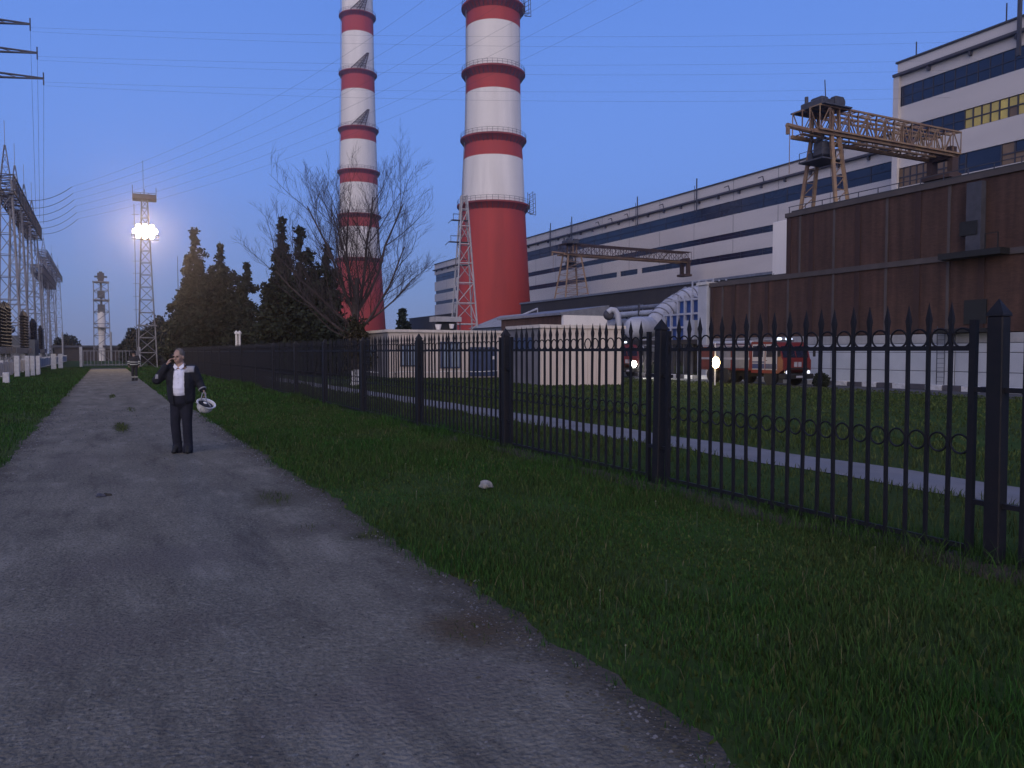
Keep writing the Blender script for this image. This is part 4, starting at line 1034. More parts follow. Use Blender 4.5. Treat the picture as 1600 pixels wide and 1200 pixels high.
# bare tree
p = onG(556, 40); bt = thing('bare_tree', 'large leafless tree with limewashed trunk in front of the slim chimney', 'tree', p)
g = random.Random(45); trunkm = MB(); limbs = MB(); twigs = MB(); tips_list = []
trunkm.tube([(0,0,.85),(.03,.02,1.6),(-.03,0,2.8),(.02,0,4.2),(.1,.05,5.6)],[.24,.22,.21,.18,.12],10)
MB().tube([(0,0,-.1),(0,0,.2),(0,0,.852)],[.32,.26,.242],12).build('limewashed_base', M['limewash'], bt)
def grow(pos, d, length, r, lev):
    seg = 5 if lev < 2 else 4; pts = [pos.copy()]; rs = [r]; dd = d.copy()
    for i in range(seg):
        dd = (dd+Vector((g.gauss(0,.10),g.gauss(0,.10),g.gauss(.085 if lev else .11,.06)))).normalized(); pos = pos+dd*length/seg; pts.append(pos.copy()); rs.append(r*(1-.62*(i+1)/seg))
    (trunkm if lev == 0 else limbs if lev <= 2 else twigs).tube(pts, rs, 7 if lev < 2 else (4 if lev == 2 else 3), cap=lev<2)
    if lev >= 4 or length < .35: tips_list.append(pos); return
    nb = {0:8,1:6,2:5,3:3}[lev]
    for k in range(nb):
        t = (k+1)/(nb+.4); i = min(seg-1, int(t*seg)); b = pts[i].lerp(pts[i+1], t*seg-i)
        axis = Vector((g.gauss(0,1),g.gauss(0,1),g.gauss(0,1))).normalized(); ang = R(g.uniform(22,48))
        side = (axis-dd*axis.dot(dd)).normalized(); nd = (dd*math.cos(ang)+side*math.sin(ang)+Vector((0,0,.16))).normalized()
        grow(b, nd, length*g.uniform(.42,.62)*(1.1-.35*t), max(.0055, rs[i]*g.uniform(.36,.52)), lev+1)
for (dx, dz, ln, r) in ((-1.15,.62,6.4,.14),(-.95,.95,7.4,.15),(-.62,1.2,7.6,.15),(-.35,1.2,7.2,.14),(-.05,1.3,7.8,.16),(.22,1.3,8.8,.17),(.48,1.15,8.8,.16),(.8,.85,6.6,.14),(1.1,.55,5.0,.11),(-1.2,.35,4.2,.08),(.25,.9,5.5,.1),(-.3,.9,5.5,.1)):
    grow(Vector((dx*.08,g.uniform(-.1,.1),1.5+1.2*dz+g.uniform(-.3,.9))), Vector((dx, g.uniform(-.55,.55), dz*.9)).normalized(), ln*.80, r*.55, 0)
trunkm.build('trunk', M['bark'], bt); limbs.build('limbs', M['twig'], bt); twigs.build('twigs', M['twig'], bt)
cl = [(g.gauss(0.1,.30), g.gauss(0,.25), g.uniform(.9,3.6), .30) for _ in range(85)]
crown_mesh('trunk_shoots', cl, 22, .16, M['leaf2'], bt, 44)
# clipped round bush
p = onG(1283, 44.0); rb = thing('clipped_bush', 'small round clipped bush on the lawn right of the red fire truck', 'bush', p)
g = random.Random(3); cl = [((v:=Vector((g.gauss(0,1),g.gauss(0,1),g.gauss(0,1))).normalized()*.36).x, v.y, .42+v.z, .14) for _ in range(120)]
MB().tube([(0,0,-.05),(0,0,.4)],.05,5).build('stem', M['bark'], rb); crown_mesh('foliage', cl, 24, .10, M['leaf'], rb, 3)
# ---------------------------------------------------------------- grass
M['blade'] = mat('grass_blade', (.017,.060,.009), .8, (.027,.070,.013), .9, island=.55, spec=.15, big=(.5,(.036,.060,.017)))
M['blade2'] = mat('lawn_blade', (.040,.062,.015), .8, (.056,.070,.024), .6, island=.5, spec=.1)
M['straw_blade'] = mat('dry_stalk', (.11,.10,.05), .9, (.08,.075,.035), 2, island=.4)
M['seed'] = mat('seed_heads', (.20,.20,.14), .9, (.14,.15,.09), 4)
def patch(n, s):
    v = np.sin(n*1.7+s*.6)+np.sin(n*.9-s*1.3+1)+np.sin(s*2.3+n*3.1)*.6+np.sin(s*.45+2)*.8
    return np.clip(.5+v*.2, 0, 1)
def blades(name, n0, n1, s_lo, s_hi, count, h0, h1, wid, m, gamma=1.6, seed=1, zoff=0, edge=None):
    g = np.random.default_rng(seed)
    u = g.random(count); s = s_lo+(s_hi-s_lo)*u**gamma
    n = n0+(n1-n0)*g.random(count)
    if edge is not None:
        keep = edge(n, s, g.random(count)); n, s = n[keep], s[keep]; count = len(n)
    dist = np.sqrt(n*n+s*s)
    pt = patch(n, s); kp = g.random(count) < .38+.62*np.clip(patch(n*2.3+5, s*1.9+3)*1.5-.2, 0, 1)
    n, s, dist, pt = n[kp], s[kp], dist[kp], pt[kp]; count = len(n)
    h = (h0+(h1-h0)*pt)*(.55+.75*g.random(count)); wd = wid*(.6+.8*g.random(count))*np.maximum(1, dist/9)
    h = h*np.minimum(1.25, np.maximum(1, dist/30))
    ct, st_ = math.cos(TR), math.sin(TR); X = n*ct-s*st_; Y = n*st_+s*ct
    Z = -0.32*np.clip((n-9)/20, 0, 1)+zoff
    a = g.random(count)*6.283; lean = (.15+.55*g.random(count))*h; b = g.random(count)*6.283
    dx, dy = np.cos(a)*wd/2, np.sin(a)*wd/2; lx, ly = np.cos(b)*lean, np.sin(b)*lean
    V = np.stack([np.stack([X-dx,Y-dy,Z],1), np.stack([X+dx,Y+dy,Z],1),
                  np.stack([X+dx*.7+lx*.35,Y+dy*.7+ly*.35,Z+h*.6],1), np.stack([X-dx*.7+lx*.35,Y-dy*.7+ly*.35,Z+h*.6],1),
                  np.stack([X+lx,Y+ly,Z+h],1)],1).reshape(-1,3)
    i = np.arange(count)*5
    o = quad_mesh(name, V, [np.stack([i,i+1,i+2,i+3],1), np.stack([i+3,i+2,i+4],1)], m); tag(o, kind='stuff'); return o
def e_right(n, s, r):
    lim = 2.32+.035*np.sin(s*1.3+2.6)+.03*np.sin(s*3.1+5.2)+.03*np.sin(s*7.3+7.8); return n > lim-.12+.30*r*r+.04*np.sin(s*23)
def e_left(n, s, r):
    lim = -1.42+.035*np.sin(s*1.3+1)+.03*np.sin(s*3.1+2)+.03*np.sin(s*7.3+3); return n < lim+.10-.22*r
blades('verge_grass', 2.1, 6.6, .2, 30, 230000, .03, .11, .0052, M['blade'], 1.75, 1, 0, e_right)
blades('verge_clover', 2.3, 6.4, .3, 26, 60000, .02, .055, .018, M['blade2'], 1.7, 8, 0, e_right)
blades('dry_stalks', 2.4, 6.4, .5, 30, 5000, .06, .17, .004, M['straw_blade'], 1.6, 12, 0, e_right)
blades('far_verge_grass', 1.9, 6.6, 25, 95, 40000, .07, .15, .011, M['blade'], 1.3, 2)
blades('left_verge_grass', -5.8, -1.25, 4, 95, 90000, .04, .12, .008, M['blade'], 1.7, 3, 0, e_left)
def e_lawn(n, s, r): return (n < 8.95) | (n > 10.4)
blades('lawn_grass', 6.45, 14.5, -3, 40, 90000, .05, .15, .009, M['blade2'], 1.5, 4, 0, e_lawn)
blades('far_lawn_grass', 14, 36, -8, 52, 60000, .05, .09, .014, M['blade2'], 1.2, 5)
blades('fence_foot_grass', 5.85, 6.6, -2, 45, 22000, .10, .26, .007, M['blade'], 1.6, 6)
for i, (px, py, rn, rs_, cnt) in enumerate(((190,668,.16,1.5,700), (430,780,.22,.5,260), (600,836,.30,.2,300), (738,985,.26,.3,120), (480,828,.3,.2,90), (175,620,.12,2.0,300), (205,640,.12,1.2,250))):
    n_, s_ = ground_hit(px, py); g = np.random.default_rng(50+i)
    blades('weeds', n_-rn, n_+rn, s_-rs_, s_+rs_, cnt, .02, .07, .006, M['blade2'], 1.0, 60+i, .004, lambda n, s, r: ((n-n_)/rn)**2+((s-s_)/rs_)**2 < .2+.8*r)
# pale seed heads among the blades
mb = MB(); g = random.Random(9)
for i in range(60):
    s_ = .5+32*g.random()**1.5; n_ = g.uniform(2.5, 6.1); p = RS(n_, s_, 0); h = g.uniform(.08,.17); r = g.uniform(.004,.007)
    mb.add([p+Vector((r,0,h)), p+Vector((-r,0,h)), p+Vector((0,r,h)), p+Vector((0,-r,h)), p+Vector((0,0,h+r*1.5)), p+Vector((0,0,h-r*1.5))], [(0,2,4),(2,1,4),(1,3,4),(3,0,4),(2,0,5),(1,2,5),(3,1,5),(0,3,5)])
    mb.tube([p, p+Vector((0,0,h))], .0015, 3, cap=False)
tag(mb.build('seed_heads', M['seed']), kind='stuff')
# stone and bits on the ground
def rock(name, label, cat, px, py, sz, m, flat=.6, seed=0):
    n_, s_ = ground_hit(px, py); p = RS(n_, s_, 0); g = random.Random(seed)
    bm = bmesh.new(); bmesh.ops.create_icosphere(bm, subdivisions=3, radius=1)
    for v in bm.verts:
        k = 1+.18*math.sin(v.co.x*3.1+seed)+.14*math.sin(v.co.y*4.3+1)+.1*math.sin(v.co.z*5+v.co.x*4); v.co = Vector((v.co.x*sz*k*1.25, v.co.y*sz*k, max(-.4,v.co.z)*sz*k*flat))
    me = bpy.data.meshes.new(name); bm.to_mesh(me); bm.free(); me.materials.append(m); me.polygons.foreach_set('use_smooth',[True]*len(me.polygons))
    o = bpy.data.objects.new(name, me); col.objects.link(o); o.location = (p.x, p.y, sz*flat*.35+(.006 if -1.4<n_<2.2 else 0)); return tag(o, label, cat)
rock('white_stone', 'rounded white stone half hidden in the verge grass', 'stone', 760, 766, .075, M['stone'], .8, 2).location.z += .035
rock('pebble', 'small dark pebble on the left half of the concrete road', 'stone', 158, 777, .045, M['steeldark'], .6, 3)
rock('pebble', 'small dark pebble right beside its twin on the road', 'stone', 168, 775, .035, M['soil'], .6, 4)
rock('pebble', 'tiny white pebble at the edge of the road by the grass', 'stone', 745, 909, .016, M['stone'], .7, 5)

# grit, leaf scraps and straw lying loose on the slab
def litter(name, m, count, lo, hi, seed, flat=.5, s1=26, edge=False):
    g = np.random.default_rng(seed); s = .4+s1*g.random(count)**1.7
    n = -1.35+3.6*g.random(count)
    if edge: n = np.where(g.random(count)<.65, 2.28-np.abs(g.normal(0,.16,count)), -1.36+np.abs(g.normal(0,.16,count)))
    r = (lo+(hi-lo)*g.random(count)**3)*np.maximum(1, s/9); a = g.random(count)*6.283
    ct, st_ = math.cos(TR), math.sin(TR); X = n*ct-s*st_; Y = n*st_+s*ct
    base = np.array([[1,0,0],[-.2,.8,0],[-.9,.1,0],[0,-.9,0],[.1,0,1]])
    ca, sa = np.cos(a), np.sin(a)
    V = np.zeros((count,5,3))
    for i,(x,y,z) in enumerate(base): V[:,i,0] = X+r*(x*ca-y*sa); V[:,i,1] = Y+r*(x*sa+y*ca); V[:,i,2] = .007+z*r*flat
    i = np.arange(count)*5; T = [np.stack([i+p,i+q,i+4],1) for p,q in ((0,1),(1,2),(2,3),(3,0))]
    tag(quad_mesh(name, V.reshape(-1,3), T, m), kind='stuff')
M['grit'] = mat('grit', (.15,.142,.135), .95, (.07,.066,.062), 3, island=.6)
M['straw'] = mat('straw', (.10,.08,.045), .95, (.05,.045,.025), 3, island=.5)
litter('road_grit', M['grit'], 9000, .003, .012, 71, .7)
litter('edge_grit', M['grit'], 5000, .004, .016, 72, .7, 26, True)
litter('leaf_litter', M['straw'], 3500, .006, .022, 73, .15, 26, True)
# ---------------------------------------------------------------- fire trucks
def fire_truck(label, O, l, lit=False, dark=False):
    o = thing('fire_truck', label, 'fire truck', BF(O, l, -.31), TB, 'fire trucks on the service road')
    red = M['truckred']; L_ = 7.4
    # cab: side profile swept across the width (y forward is -y)
    prof = [(.35,.75),(.0,.95),(-.02,1.55),(.06,1.62),(.30,2.45),(.5,2.62),(2.5,2.66),(2.55,2.6),(2.55,.75)]
    def sweep(prof, x0, x1):
        n = len(prof); m = MB()
        return m.add([(x0,y,z) for y,z in prof]+[(x1,y,z) for y,z in prof], [tuple(range(n)), tuple(range(2*n-1,n-1,-1))]+[(i,n+i,n+(i+1)%n,(i+1)%n) for i in range(n)])
    sweep(prof, -1.15, 1.15).build('cab', red, o)
    def face(y0, z0, y1, z1, x0, x1, t): # sheet following the windscreen slope
        return MB().add([(x0,y0-t,z0),(x1,y0-t,z0),(x1,y1-t,z1),(x0,y1-t,z1),(x0,y0+.01,z0),(x1,y0+.01,z0),(x1,y1+.01,z1),(x0,y1+.01,z1)],[(0,1,2,3),(4,7,6,5),(0,4,5,1),(1,5,6,2),(2,6,7,3),(3,7,4,0)])
    ws = face(.085,1.70,.283,2.38,-1.02,1.02,.015).build('windscreen', M['glass'], o)
    MB().bar((.0,.06,1.70),(.0,.25,2.38),.03).build('centre_pillar', red, ws)
    for x in (-.5,.45): MB().bar((x,.05,1.72),(x+.4,.10,1.95),.012).build('wiper', M['black'], ws)
    for sx in (-1,1):
        f = lambda a,b: (min(sx*a,sx*b), max(sx*a,sx*b))
        d = MB().bevbox(*f(1.151,1.175), .42,1.35,.95,2.5,.01).build('cab_door', M['truckwhite'], o)
        MB().box(*f(1.176,1.18), .55,1.28,1.72,2.40).build('side_window', M['glass'], d)
        MB().box(*f(1.176,1.182), .44,1.33,1.02,1.32).build('blue_stripe', M['truckblue'], d)
        MB().box(*f(1.176,1.2), 1.2,1.3,1.5,1.55).build('handle', M['chrome'], d)
        d = MB().bevbox(*f(1.151,1.175), 1.42,2.45,.95,2.5,.01).build('crew_door', M['truckwhite'], o)
        MB().box(*f(1.176,1.18), 1.55,2.38,1.72,2.40).build('side_window', M['glass'], d)
        MB().box(*f(1.176,1.182), 1.44,2.43,1.02,1.32).build('blue_stripe', M['truckblue'], d); MB().box(*f(1.176,1.181), 1.44,2.43,1.38,1.46).build('white_stripe', M['truckblue'], d)
        mr = MB().bar((sx*1.16,.25,2.2),(sx*1.42,.05,2.25),.02).bevbox(*f(1.34,1.54),-.02,.05,1.75,2.25,.02).build('mirror', M['black'], o)
        # body lockers
        MB().bevbox(*f(1.151,1.19), 2.75,4.2,1.0,2.35,.02).build('locker_shutter', M['truckwhite' if False else 'steel'], o)
        MB().bevbox(*f(1.151,1.19), 4.35,5.8,1.0,2.35,.02).build('locker_shutter', M['steel'], o)
        MB().bevbox(*f(1.151,1.18), 5.95,7.2,1.0,2.4,.02).build('locker_door', red, o)
        MB().box(*f(1.18,1.2), 2.65,7.35,2.38,2.46).build('white_stripe', M['truckwhite'], o); MB().box(*f(1.2,1.215), 2.65,7.35,1.55,1.68).build('white_stripe', M['truckwhite'], o)
        hl = MB().lathe([(0,0),(.13,.0),(.15,.05),(.15,.12)],14).build('headlight', M['chrome'], o); hl.scale = (2.0,2.0,1.2) if lit and sx>0 else (1,1,1)
        hl.location = (sx*(.55 if lit else .86), -.10, 1.08 if lit else .82); hl.rotation_euler = (R(-90),0,0)
        MB().lathe([(0,-.02),(.12,-.012),(.13,.0)],14).build('lens', M['head' if (lit and sx>0) else 'dimhead'], hl)
    MB().bevbox(-1.15,1.15, 2.65, L_, .85, 2.5, .06).build('body', red, o)
    MB().bevbox(-1.12,1.12, -.06, .0, .98, 1.5, .02).build('front_panel', red, o)
    pl_ = MB().bevbox(-.30,-.04,-.085,-.062,1.14,1.44,.008).build('white_mark', M['truckwhite'], o); MB().bevbox(.04,.30,-.085,-.062,1.14,1.44,.008).build('white_mark', M['truckwhite'], o)
    MB().box(-.9,.9,-.075,-.061,1.0,1.09).build('grille', M['black'], o)
    bp = MB().bevbox(-1.2,1.2,-.22,.30,.42,.74,.04).build('bumper', M['black'], o)
    MB().box(-.28,.28,-.235,-.221,.5,.62).build('number_plate', M['truckwhite'], bp)
    MB().box(-.45,.45, .3,L_-.3,.5,.84).build('chassis', M['black'], o)
    for y in (1.05, 4.9, 6.1):
        for sx in (-1,1):
            wdt = .28 if y < 2 else .42
            prof_w = [(.28,-wdt/2),(.46,-wdt/2),(.52,-wdt/2+.05),(.52,wdt/2-.05),(.46,wdt/2),(.28,wdt/2)]
            wh = MB().lathe(prof_w, 22).build('wheel', M['black'], o); wh.location = (sx*.98, y, .52); wh.rotation_euler = (0,R(90),0)
            MB().lathe([(.27,-wdt/2+.03),(.27,wdt/2-.03),(.12,wdt/2-.08),(.10,wdt/2+.02),(0,wdt/2+.02)],16).build('rim', M['steel'], wh)
        MB().box(-1.13,1.13,y-.62,y+.62,1.02,1.06).build('mudguard', M['black'], o)
    lb = MB().bevbox(-.75,.75,.9,1.15,2.67,2.74,.02).build('light_bar', M['black'], o)
    for x in (-.5,.35): MB().bevbox(x-.16,x+.22,.88,1.16,2.745,2.9,.04).build('beacon', M['beacon'], lb)
    ldm = MB()
    for x in (.1,.6): ldm.bar((x,1.6,2.95),(x,7.2,2.75),.04)
    for i in range(14): ldm.bar((.1,1.8+i*.4,2.94-i*.014),(.6,1.8+i*.4,2.94-i*.014),.02)
    for y in (2.8,6.8): ldm.box(.05,.65,y-.03,y+.03,2.5,2.78)
    ldm.build('roof_ladder', M['steel'], o)
    MB().tube([(-.6,3.0,2.62),(-.6,7.0,2.62)],.11,10).build('hose_tube', M['whiteconc'], o)
    if lit:
        L = bpy.data.lights.new('headlight_beam', 'SPOT'); L.energy = 2200; L.color = (1,.96,.86); L.spot_size = R(75); L.spot_blend = .6; L.shadow_soft_size = .12
        q = bpy.data.objects.new('headlight_beam', L); col.objects.link(q); q.parent = o; q.location = (.55,-.35,1.08); q.rotation_euler = (R(84),0,R(180))
    return o
fire_truck('red fire truck with white cab doors and blue beacons facing right of the yellow lamp', 35.6, 33.3)
fire_truck('farther fire truck with one glaring white headlight behind the beige block', 35.6, 50.6, lit=True)
# short lamp post with lit yellow lantern
p = onG(1117, 46.5); o = thing('lamp_post', 'thin pale lamp post with glaring yellow lantern before the red fire truck', 'lamp post', p)
MB().tube([(0,0,0),(0,0,2.6)],[.045,.035],8).build('post', M['duct'], o)
zl_ = P(1117,567,46.5).z-p.z
h_ = MB().lathe([(.12,.20),(.2,.22),(.03,.34),(0,.34)],12,(0,-.16,zl_)).bar((0,0,zl_+.3),(0,-.16,zl_+.3),.02).build('lantern_cap', M['steeldark'], o)
MB().ell((0,-.16,zl_+.02),(.24,.24,.34)).build('lantern', M['yellowlamp'], o)
L = bpy.data.lights.new('lantern_light', 'POINT'); L.energy = 50; L.color = (1,.7,.3); L.shadow_soft_size = .2
q = bpy.data.objects.new('lantern_light', L); col.objects.link(q); q.parent = o; q.location = (0,-.5,zl_)
# slim pole, pale twin pipes and small shed roof among the dark trees
p = onG(421, 70); o = thing('slim_pole', 'slim pale pole standing between the two dark tree groups', 'pole', p); MB().tube([(0,0,0),(0,0,P(421,498,70).z)],[.06,.045],8).build('shaft', M['duct'], o); MB().ell((0,0,P(421,498,70).z),(.07,.07,.07),None,8,6).build('finial', M['duct'], o)
for i, px in enumerate((370.5, 375.5)):
    p = onG(px, 68); o = thing('vent_stack', ('left' if i==0 else 'right')+' one of two pale hooded vent stacks before the left trees', 'vent', p, 0, 'pale hooded vent stacks')
    z = P(px,519,68).z; MB().tube([(0,0,0),(0,0,z)],.10,10).build('pipe', M['whitep'], o); MB().lathe([(.16,z-.15),(.17,z),(.02,z+.16),(0,z+.16)],12).build('hood', M['whitep'], o)
p = onG(436, 88); o = thing('white_cabin', 'small pale cabin glimpsed between the dark tree groups', 'cabin', p); MB().box(-1.0,1.0,0,2,0,4.0).build('wall', M['whiteconc'], o); MB().box(-1.2,1.2,-.2,2.2,4.002,4.2).build('roof', M['steel'], o)

# ---------------------------------------------------------------- people
def remesh(mb, name, m, parent, voxel, smooth=6, cut=None):
    o = mb.build(name+'_source', None); md = o.modifiers.new('r','REMESH'); md.mode = 'VOXEL'; md.voxel_size = voxel
    s = o.modifiers.new('s','SMOOTH'); s.iterations = smooth; s.factor = .5
    dg = bpy.context.evaluated_depsgraph_get(); dg.update(); me = bpy.data.meshes.new_from_object(o.evaluated_get(dg)); om = o.data; bpy.data.objects.remove(o); bpy.data.meshes.remove(om)
    if cut:
        bm = bmesh.new(); bm.from_mesh(me); bmesh.ops.delete(bm, geom=[v for v in bm.verts if cut(v.co)], context='VERTS')
        for _ in range(8): bmesh.ops.smooth_vert(bm, verts=[v for v in bm.verts if v.is_boundary], factor=.5, use_axis_x=True, use_axis_y=True, use_axis_z=True)
        bm.to_mesh(me); bm.free()
    me.materials.clear(); me.materials.append(m); me.polygons.foreach_set('use_smooth',[True]*len(me.polygons)); me.name = name
    r = bpy.data.objects.new(name, me); col.objects.link(r); r.parent = parent; return r
def hand(mb, wrist, dirn, palm_n, curl, thumb_side):
    d = Vector(dirn).normalized(); n = (Vector(palm_n)-d*Vector(palm_n).dot(d)).normalized(); s = d.cross(n)*thumb_side
    w_ = Vector(wrist); k = w_+d*.095
    for t in (-.03,-.01,.01,.03): mb.cap(w_+d*.02+s*t*.7, k+s*t, .017, .013, 8)
    for t, ln in ((.033,.070),(.011,.080),(-.011,.075),(-.033,.058)):
        a = k+s*t; c1 = R(curl); b = a+(d*math.cos(c1)+n*math.sin(c1))*ln*.45; c2 = R(curl*2); c = b+(d*math.cos(c2)+n*math.sin(c2))*ln*.32; c3 = R(curl*2.7); e = c+(d*math.cos(c3)+n*math.sin(c3))*ln*.26
        mb.cap(a,b,.0095,.009,8); mb.cap(b,c,.009,.0085,8); mb.cap(c,e,.0085,.0075,8)
    a = w_+d*.03+s*.028; b = a+(d*.6+s*.75+n*.25).normalized()*.045; c = b+(d*.85+s*.25+n*.4).normalized()*.032
    mb.cap(a,b,.015,.011,8); mb.cap(b,c,.011,.009,8)
def person(label, loc, rotz, J, voxel=.008, cloth='civil'):
    o = thing('person', label, 'person', loc, rotz)
    V = {k: Vector(v) for k, v in J.items() if isinstance(v, tuple) and len(v) == 3}
    b = MB(); h = V['head']; hr = Euler((R(J['nod'][0]), 0, R(J['nod'][1]))).to_matrix()
    H = lambda x, y, z: h+hr@Vector((x,y,z))
    b.ell(H(0,.01,.025),(.077,.096,.105),hr); b.ell(H(0,-.022,-.045),(.060,.070,.078),hr); b.ell(H(0,-.035,-.095),(.038,.042,.03),hr)
    b.cap(H(0,-.098,.010),H(0,-.112,-.030),.009,.015,8)                         # nose
    for sx in (-1,1):
        b.cap(H(sx*.045,-.083,.028),H(sx*.018,-.092,.030),.010,.010,8)           # brow
        b.ell(H(sx*.080,.010,-.012),(.012,.022,.034),hr); b.ell(H(sx*.042,-.062,-.03),(.024,.022,.024),hr)
    b.cap(H(-.022,-.093,-.062),H(.022,-.093,-.062),.008,.008,8); b.cap(H(-.018,-.090,-.075),H(.018,-.090,-.075),.008,.008,8)
    b.cap(H(0,.02,-.07), V['neck'], .060,.068)
    b.cap(V['neck'], V['chest'], .09,.15); b.cap(V['chest'], V['belly'], .155,.155); b.cap(V['belly'], V['pelvis'], .155,.15)
    for q in 'LR':
        sh_, el_, wr, hip, kn, an, toe = (V[n+q] for n in ('sh','el','wr','hip','kn','an','toe'))
        b.cap(V['neck']-Vector((0,0,.06)), sh_, .06,.065); b.cap(sh_, el_, .056,.043); b.cap(el_, wr, .043,.028)
        b.cap(hip, kn, .092,.060); b.cap(kn, an, .058,.040); b.cap(an, toe, .042,.032)
    hand(b, V['wrL'], J['hdL'], J['hnL'], J['hcL'], J['htL']); hand(b, V['wrR'], J['hdR'], J['hnR'], J['hcR'], J['htR'])
    body = remesh(b, 'body', M['skin'], o, voxel, 3)
    for sx in (-1,1): MB().ell(H(sx*.032,-.084,.008),(.013,.010,.009),hr,8,6).build('eye', M['phone'], body)
    # trousers, shoes
    t = MB(); tm = M['jeans'] if cloth == 'civil' else M['fireman']
    t.cap(V['pelvis']+Vector((0,0,.07)), V['pelvis']-Vector((0,0,.03)), .172,.168, 16)
    for q in 'LR':
        hip, kn, an = V['hip'+q], V['kn'+q], V['an'+q]
        t.cap(hip, kn, .107,.080, 14); t.cap(kn, an+Vector((0,0,.02)), .080,.074, 14); t.cap(an+Vector((0,-.015,.03)), an-Vector((0,.03,.04)), .082,.088,12)
        t.ell(kn+Vector((.0,.02,-.06)),(.082,.07,.04)); t.ell(an+Vector((0,.0,.09)),(.080,.078,.03))
    remesh(t, 'trousers', tm, o, .012, 5)
    for q in 'LR':
        an, toe = V['an'+q], V['toe'+q]; s = MB(); s.cap(an-Vector((0,-.03,.03)), toe, .050,.042); s.cap(an+Vector((0,-.02,.03)), toe+Vector((0,.02,.012)), .062,.046); s.ell(toe+Vector((0,0,-.01)),(.046,.055,.032)); s.cap(an+Vector((0,-.02,.03)), an-Vector((0,-.02,.03)), .06,.056)
        remesh(s, 'shoe', M['black'], o, .01, 4, None)
    # shirt then jacket
    if cloth == 'civil':
        s = MB(); s.cap(V['neck']-Vector((0,-.0,.02)), V['chest'], .085,.166,16); s.cap(V['chest']+Vector((0,-.008,0)), V['belly']+Vector((0,-.022,0)), .166,.176,16); s.cap(V['belly']+Vector((0,-.022,0)), V['pelvis']+Vector((0,-.01,.10)), .176,.168,16)
        sh_o = remesh(s, 'shirt', M['shirt'], o, .011, 5)
        cm = MB()
        for sx in (-1,1): cm.add([V['neck']+Vector(v) for v in ((sx*.005,-.098,-.015),(sx*.075,-.055,.045),(sx*.085,-.08,-.01),(sx*.045,-.125,-.055),(sx*.005,-.108,-.012),(sx*.075,-.065,.052),(sx*.088,-.09,-.006),(sx*.047,-.135,-.052))],[(0,1,2,3),(4,7,6,5),(0,4,5,1),(1,5,6,2),(2,6,7,3),(3,7,4,0)])
        cm.build('collar', M['shirt'], sh_o)
        for k in range(6): MB().ell(V['neck'].lerp(V['pelvis'], .12+.13*k)+Vector((.02,-.19,0)),(.006,.004,.006),None,6,4).build('button', M['reflect'], sh_o)
    jm = M['jacket'] if cloth == 'civil' else M['fireman']; s = MB()
    g_ = .004 if cloth == 'civil' else .0
    s.cap(V['neck']-Vector((0,-.02,.03)), V['chest']+Vector((0,.01,0)), .10,.195+g_,18); s.cap(V['chest']+Vector((0,.01,0)), V['belly'], .195+g_,.205+g_,18); s.cap(V['belly'], V['pelvis']+Vector((0,0,.0)), .205+g_,.195+g_,18)
    for sx in (-1,1): s.cap(V['chest']+Vector((sx*.07,.0,-.03)), V['pelvis']+Vector((sx*.075,.0,.0)), .17,.150,14)
    for q in 'LR':
        sh_, el_, wr = V['sh'+q], V['el'+q], V['wr'+q]; ff = wr.lerp(el_, .12)
        s.cap(V['neck']-Vector((0,-.02,.07)), sh_, .085,.098); s.cap(sh_, el_, .094,.076); s.cap(el_, ff, .076,.058); s.cap(ff.lerp(el_,.16), ff, .063,.060)
        s.ell(el_.lerp(sh_,.2),(.078,.08,.04)); s.ell(el_.lerp(ff,.35),(.074,.074,.03))
    zt_, zb_ = V['neck'].z+.01, V['pelvis'].z-.15
    def cut(c):
        if c.z < zb_ or c.z > zt_+.06 and abs(c.x-V['neck'].x) < .12: return True
        if cloth != 'civil': return False
        wdt = .075+.03*max(0,(1.48-c.z))*.5
        return c.y < -.05 and abs(c.x-V['belly'].x-.012-.02*(1.4-c.z)) < wdt and c.z < zt_+.1
    jk = remesh(s, 'jacket', jm, o, .012, 5, cut)
    sol = jk.modifiers.new('thickness','SOLIDIFY'); sol.thickness = .008
    hm = MB()
    if cloth == 'civil':
        hm.ell(H(0,.022,.045),(.083,.098,.096),hr,20,14)
        hair = remesh(hm, 'hair', M['hair'], o, .008, 2, lambda c: (hr.transposed()@(c-h)).y < -.058+.3*max(0,(hr.transposed()@(c-h)).z-.06) or (hr.transposed()@(c-h)).z < -.01)
    return o, V, H, jk
D = 13.05; p = onG(281.5, D)
J = dict(head=(-.005,-.03,1.640), neck=(.01,.0,1.475), chest=(.015,.0,1.30), belly=(.02,-.01,1.09), pelvis=(.02,.0,.94), nod=(6,-14),
  shL=(-.185,.0,1.415), elL=(-.345,-.10,1.245), wrL=(-.175,-.115,1.500), shR=(.215,.0,1.415), elR=(.305,.03,1.20), wrR=(.385,-.03,1.075),
  hipL=(-.065,0,.90), hipR=(.105,0,.90), knL=(-.085,-.02,.50), knR=(.115,-.03,.50), anL=(-.065,.02,.085), anR=(.125,-.02,.085), toeL=(-.075,-.13,.045), toeR=(.165,-.16,.045),
  hdL=(.40,.18,.85), hnL=(.75,.35,-.3), hcL=26, htL=-1, hdR=(.55,-.20,-.80), hnR=(-.6,-.35,-.3), hcR=40, htR=-1)
facing = math.atan2(p.x, -p.y)*0
man, V, H, jk = person('man in navy jacket and white shirt walking up the road on the phone', p, R(4), J)
rp_ = MB()
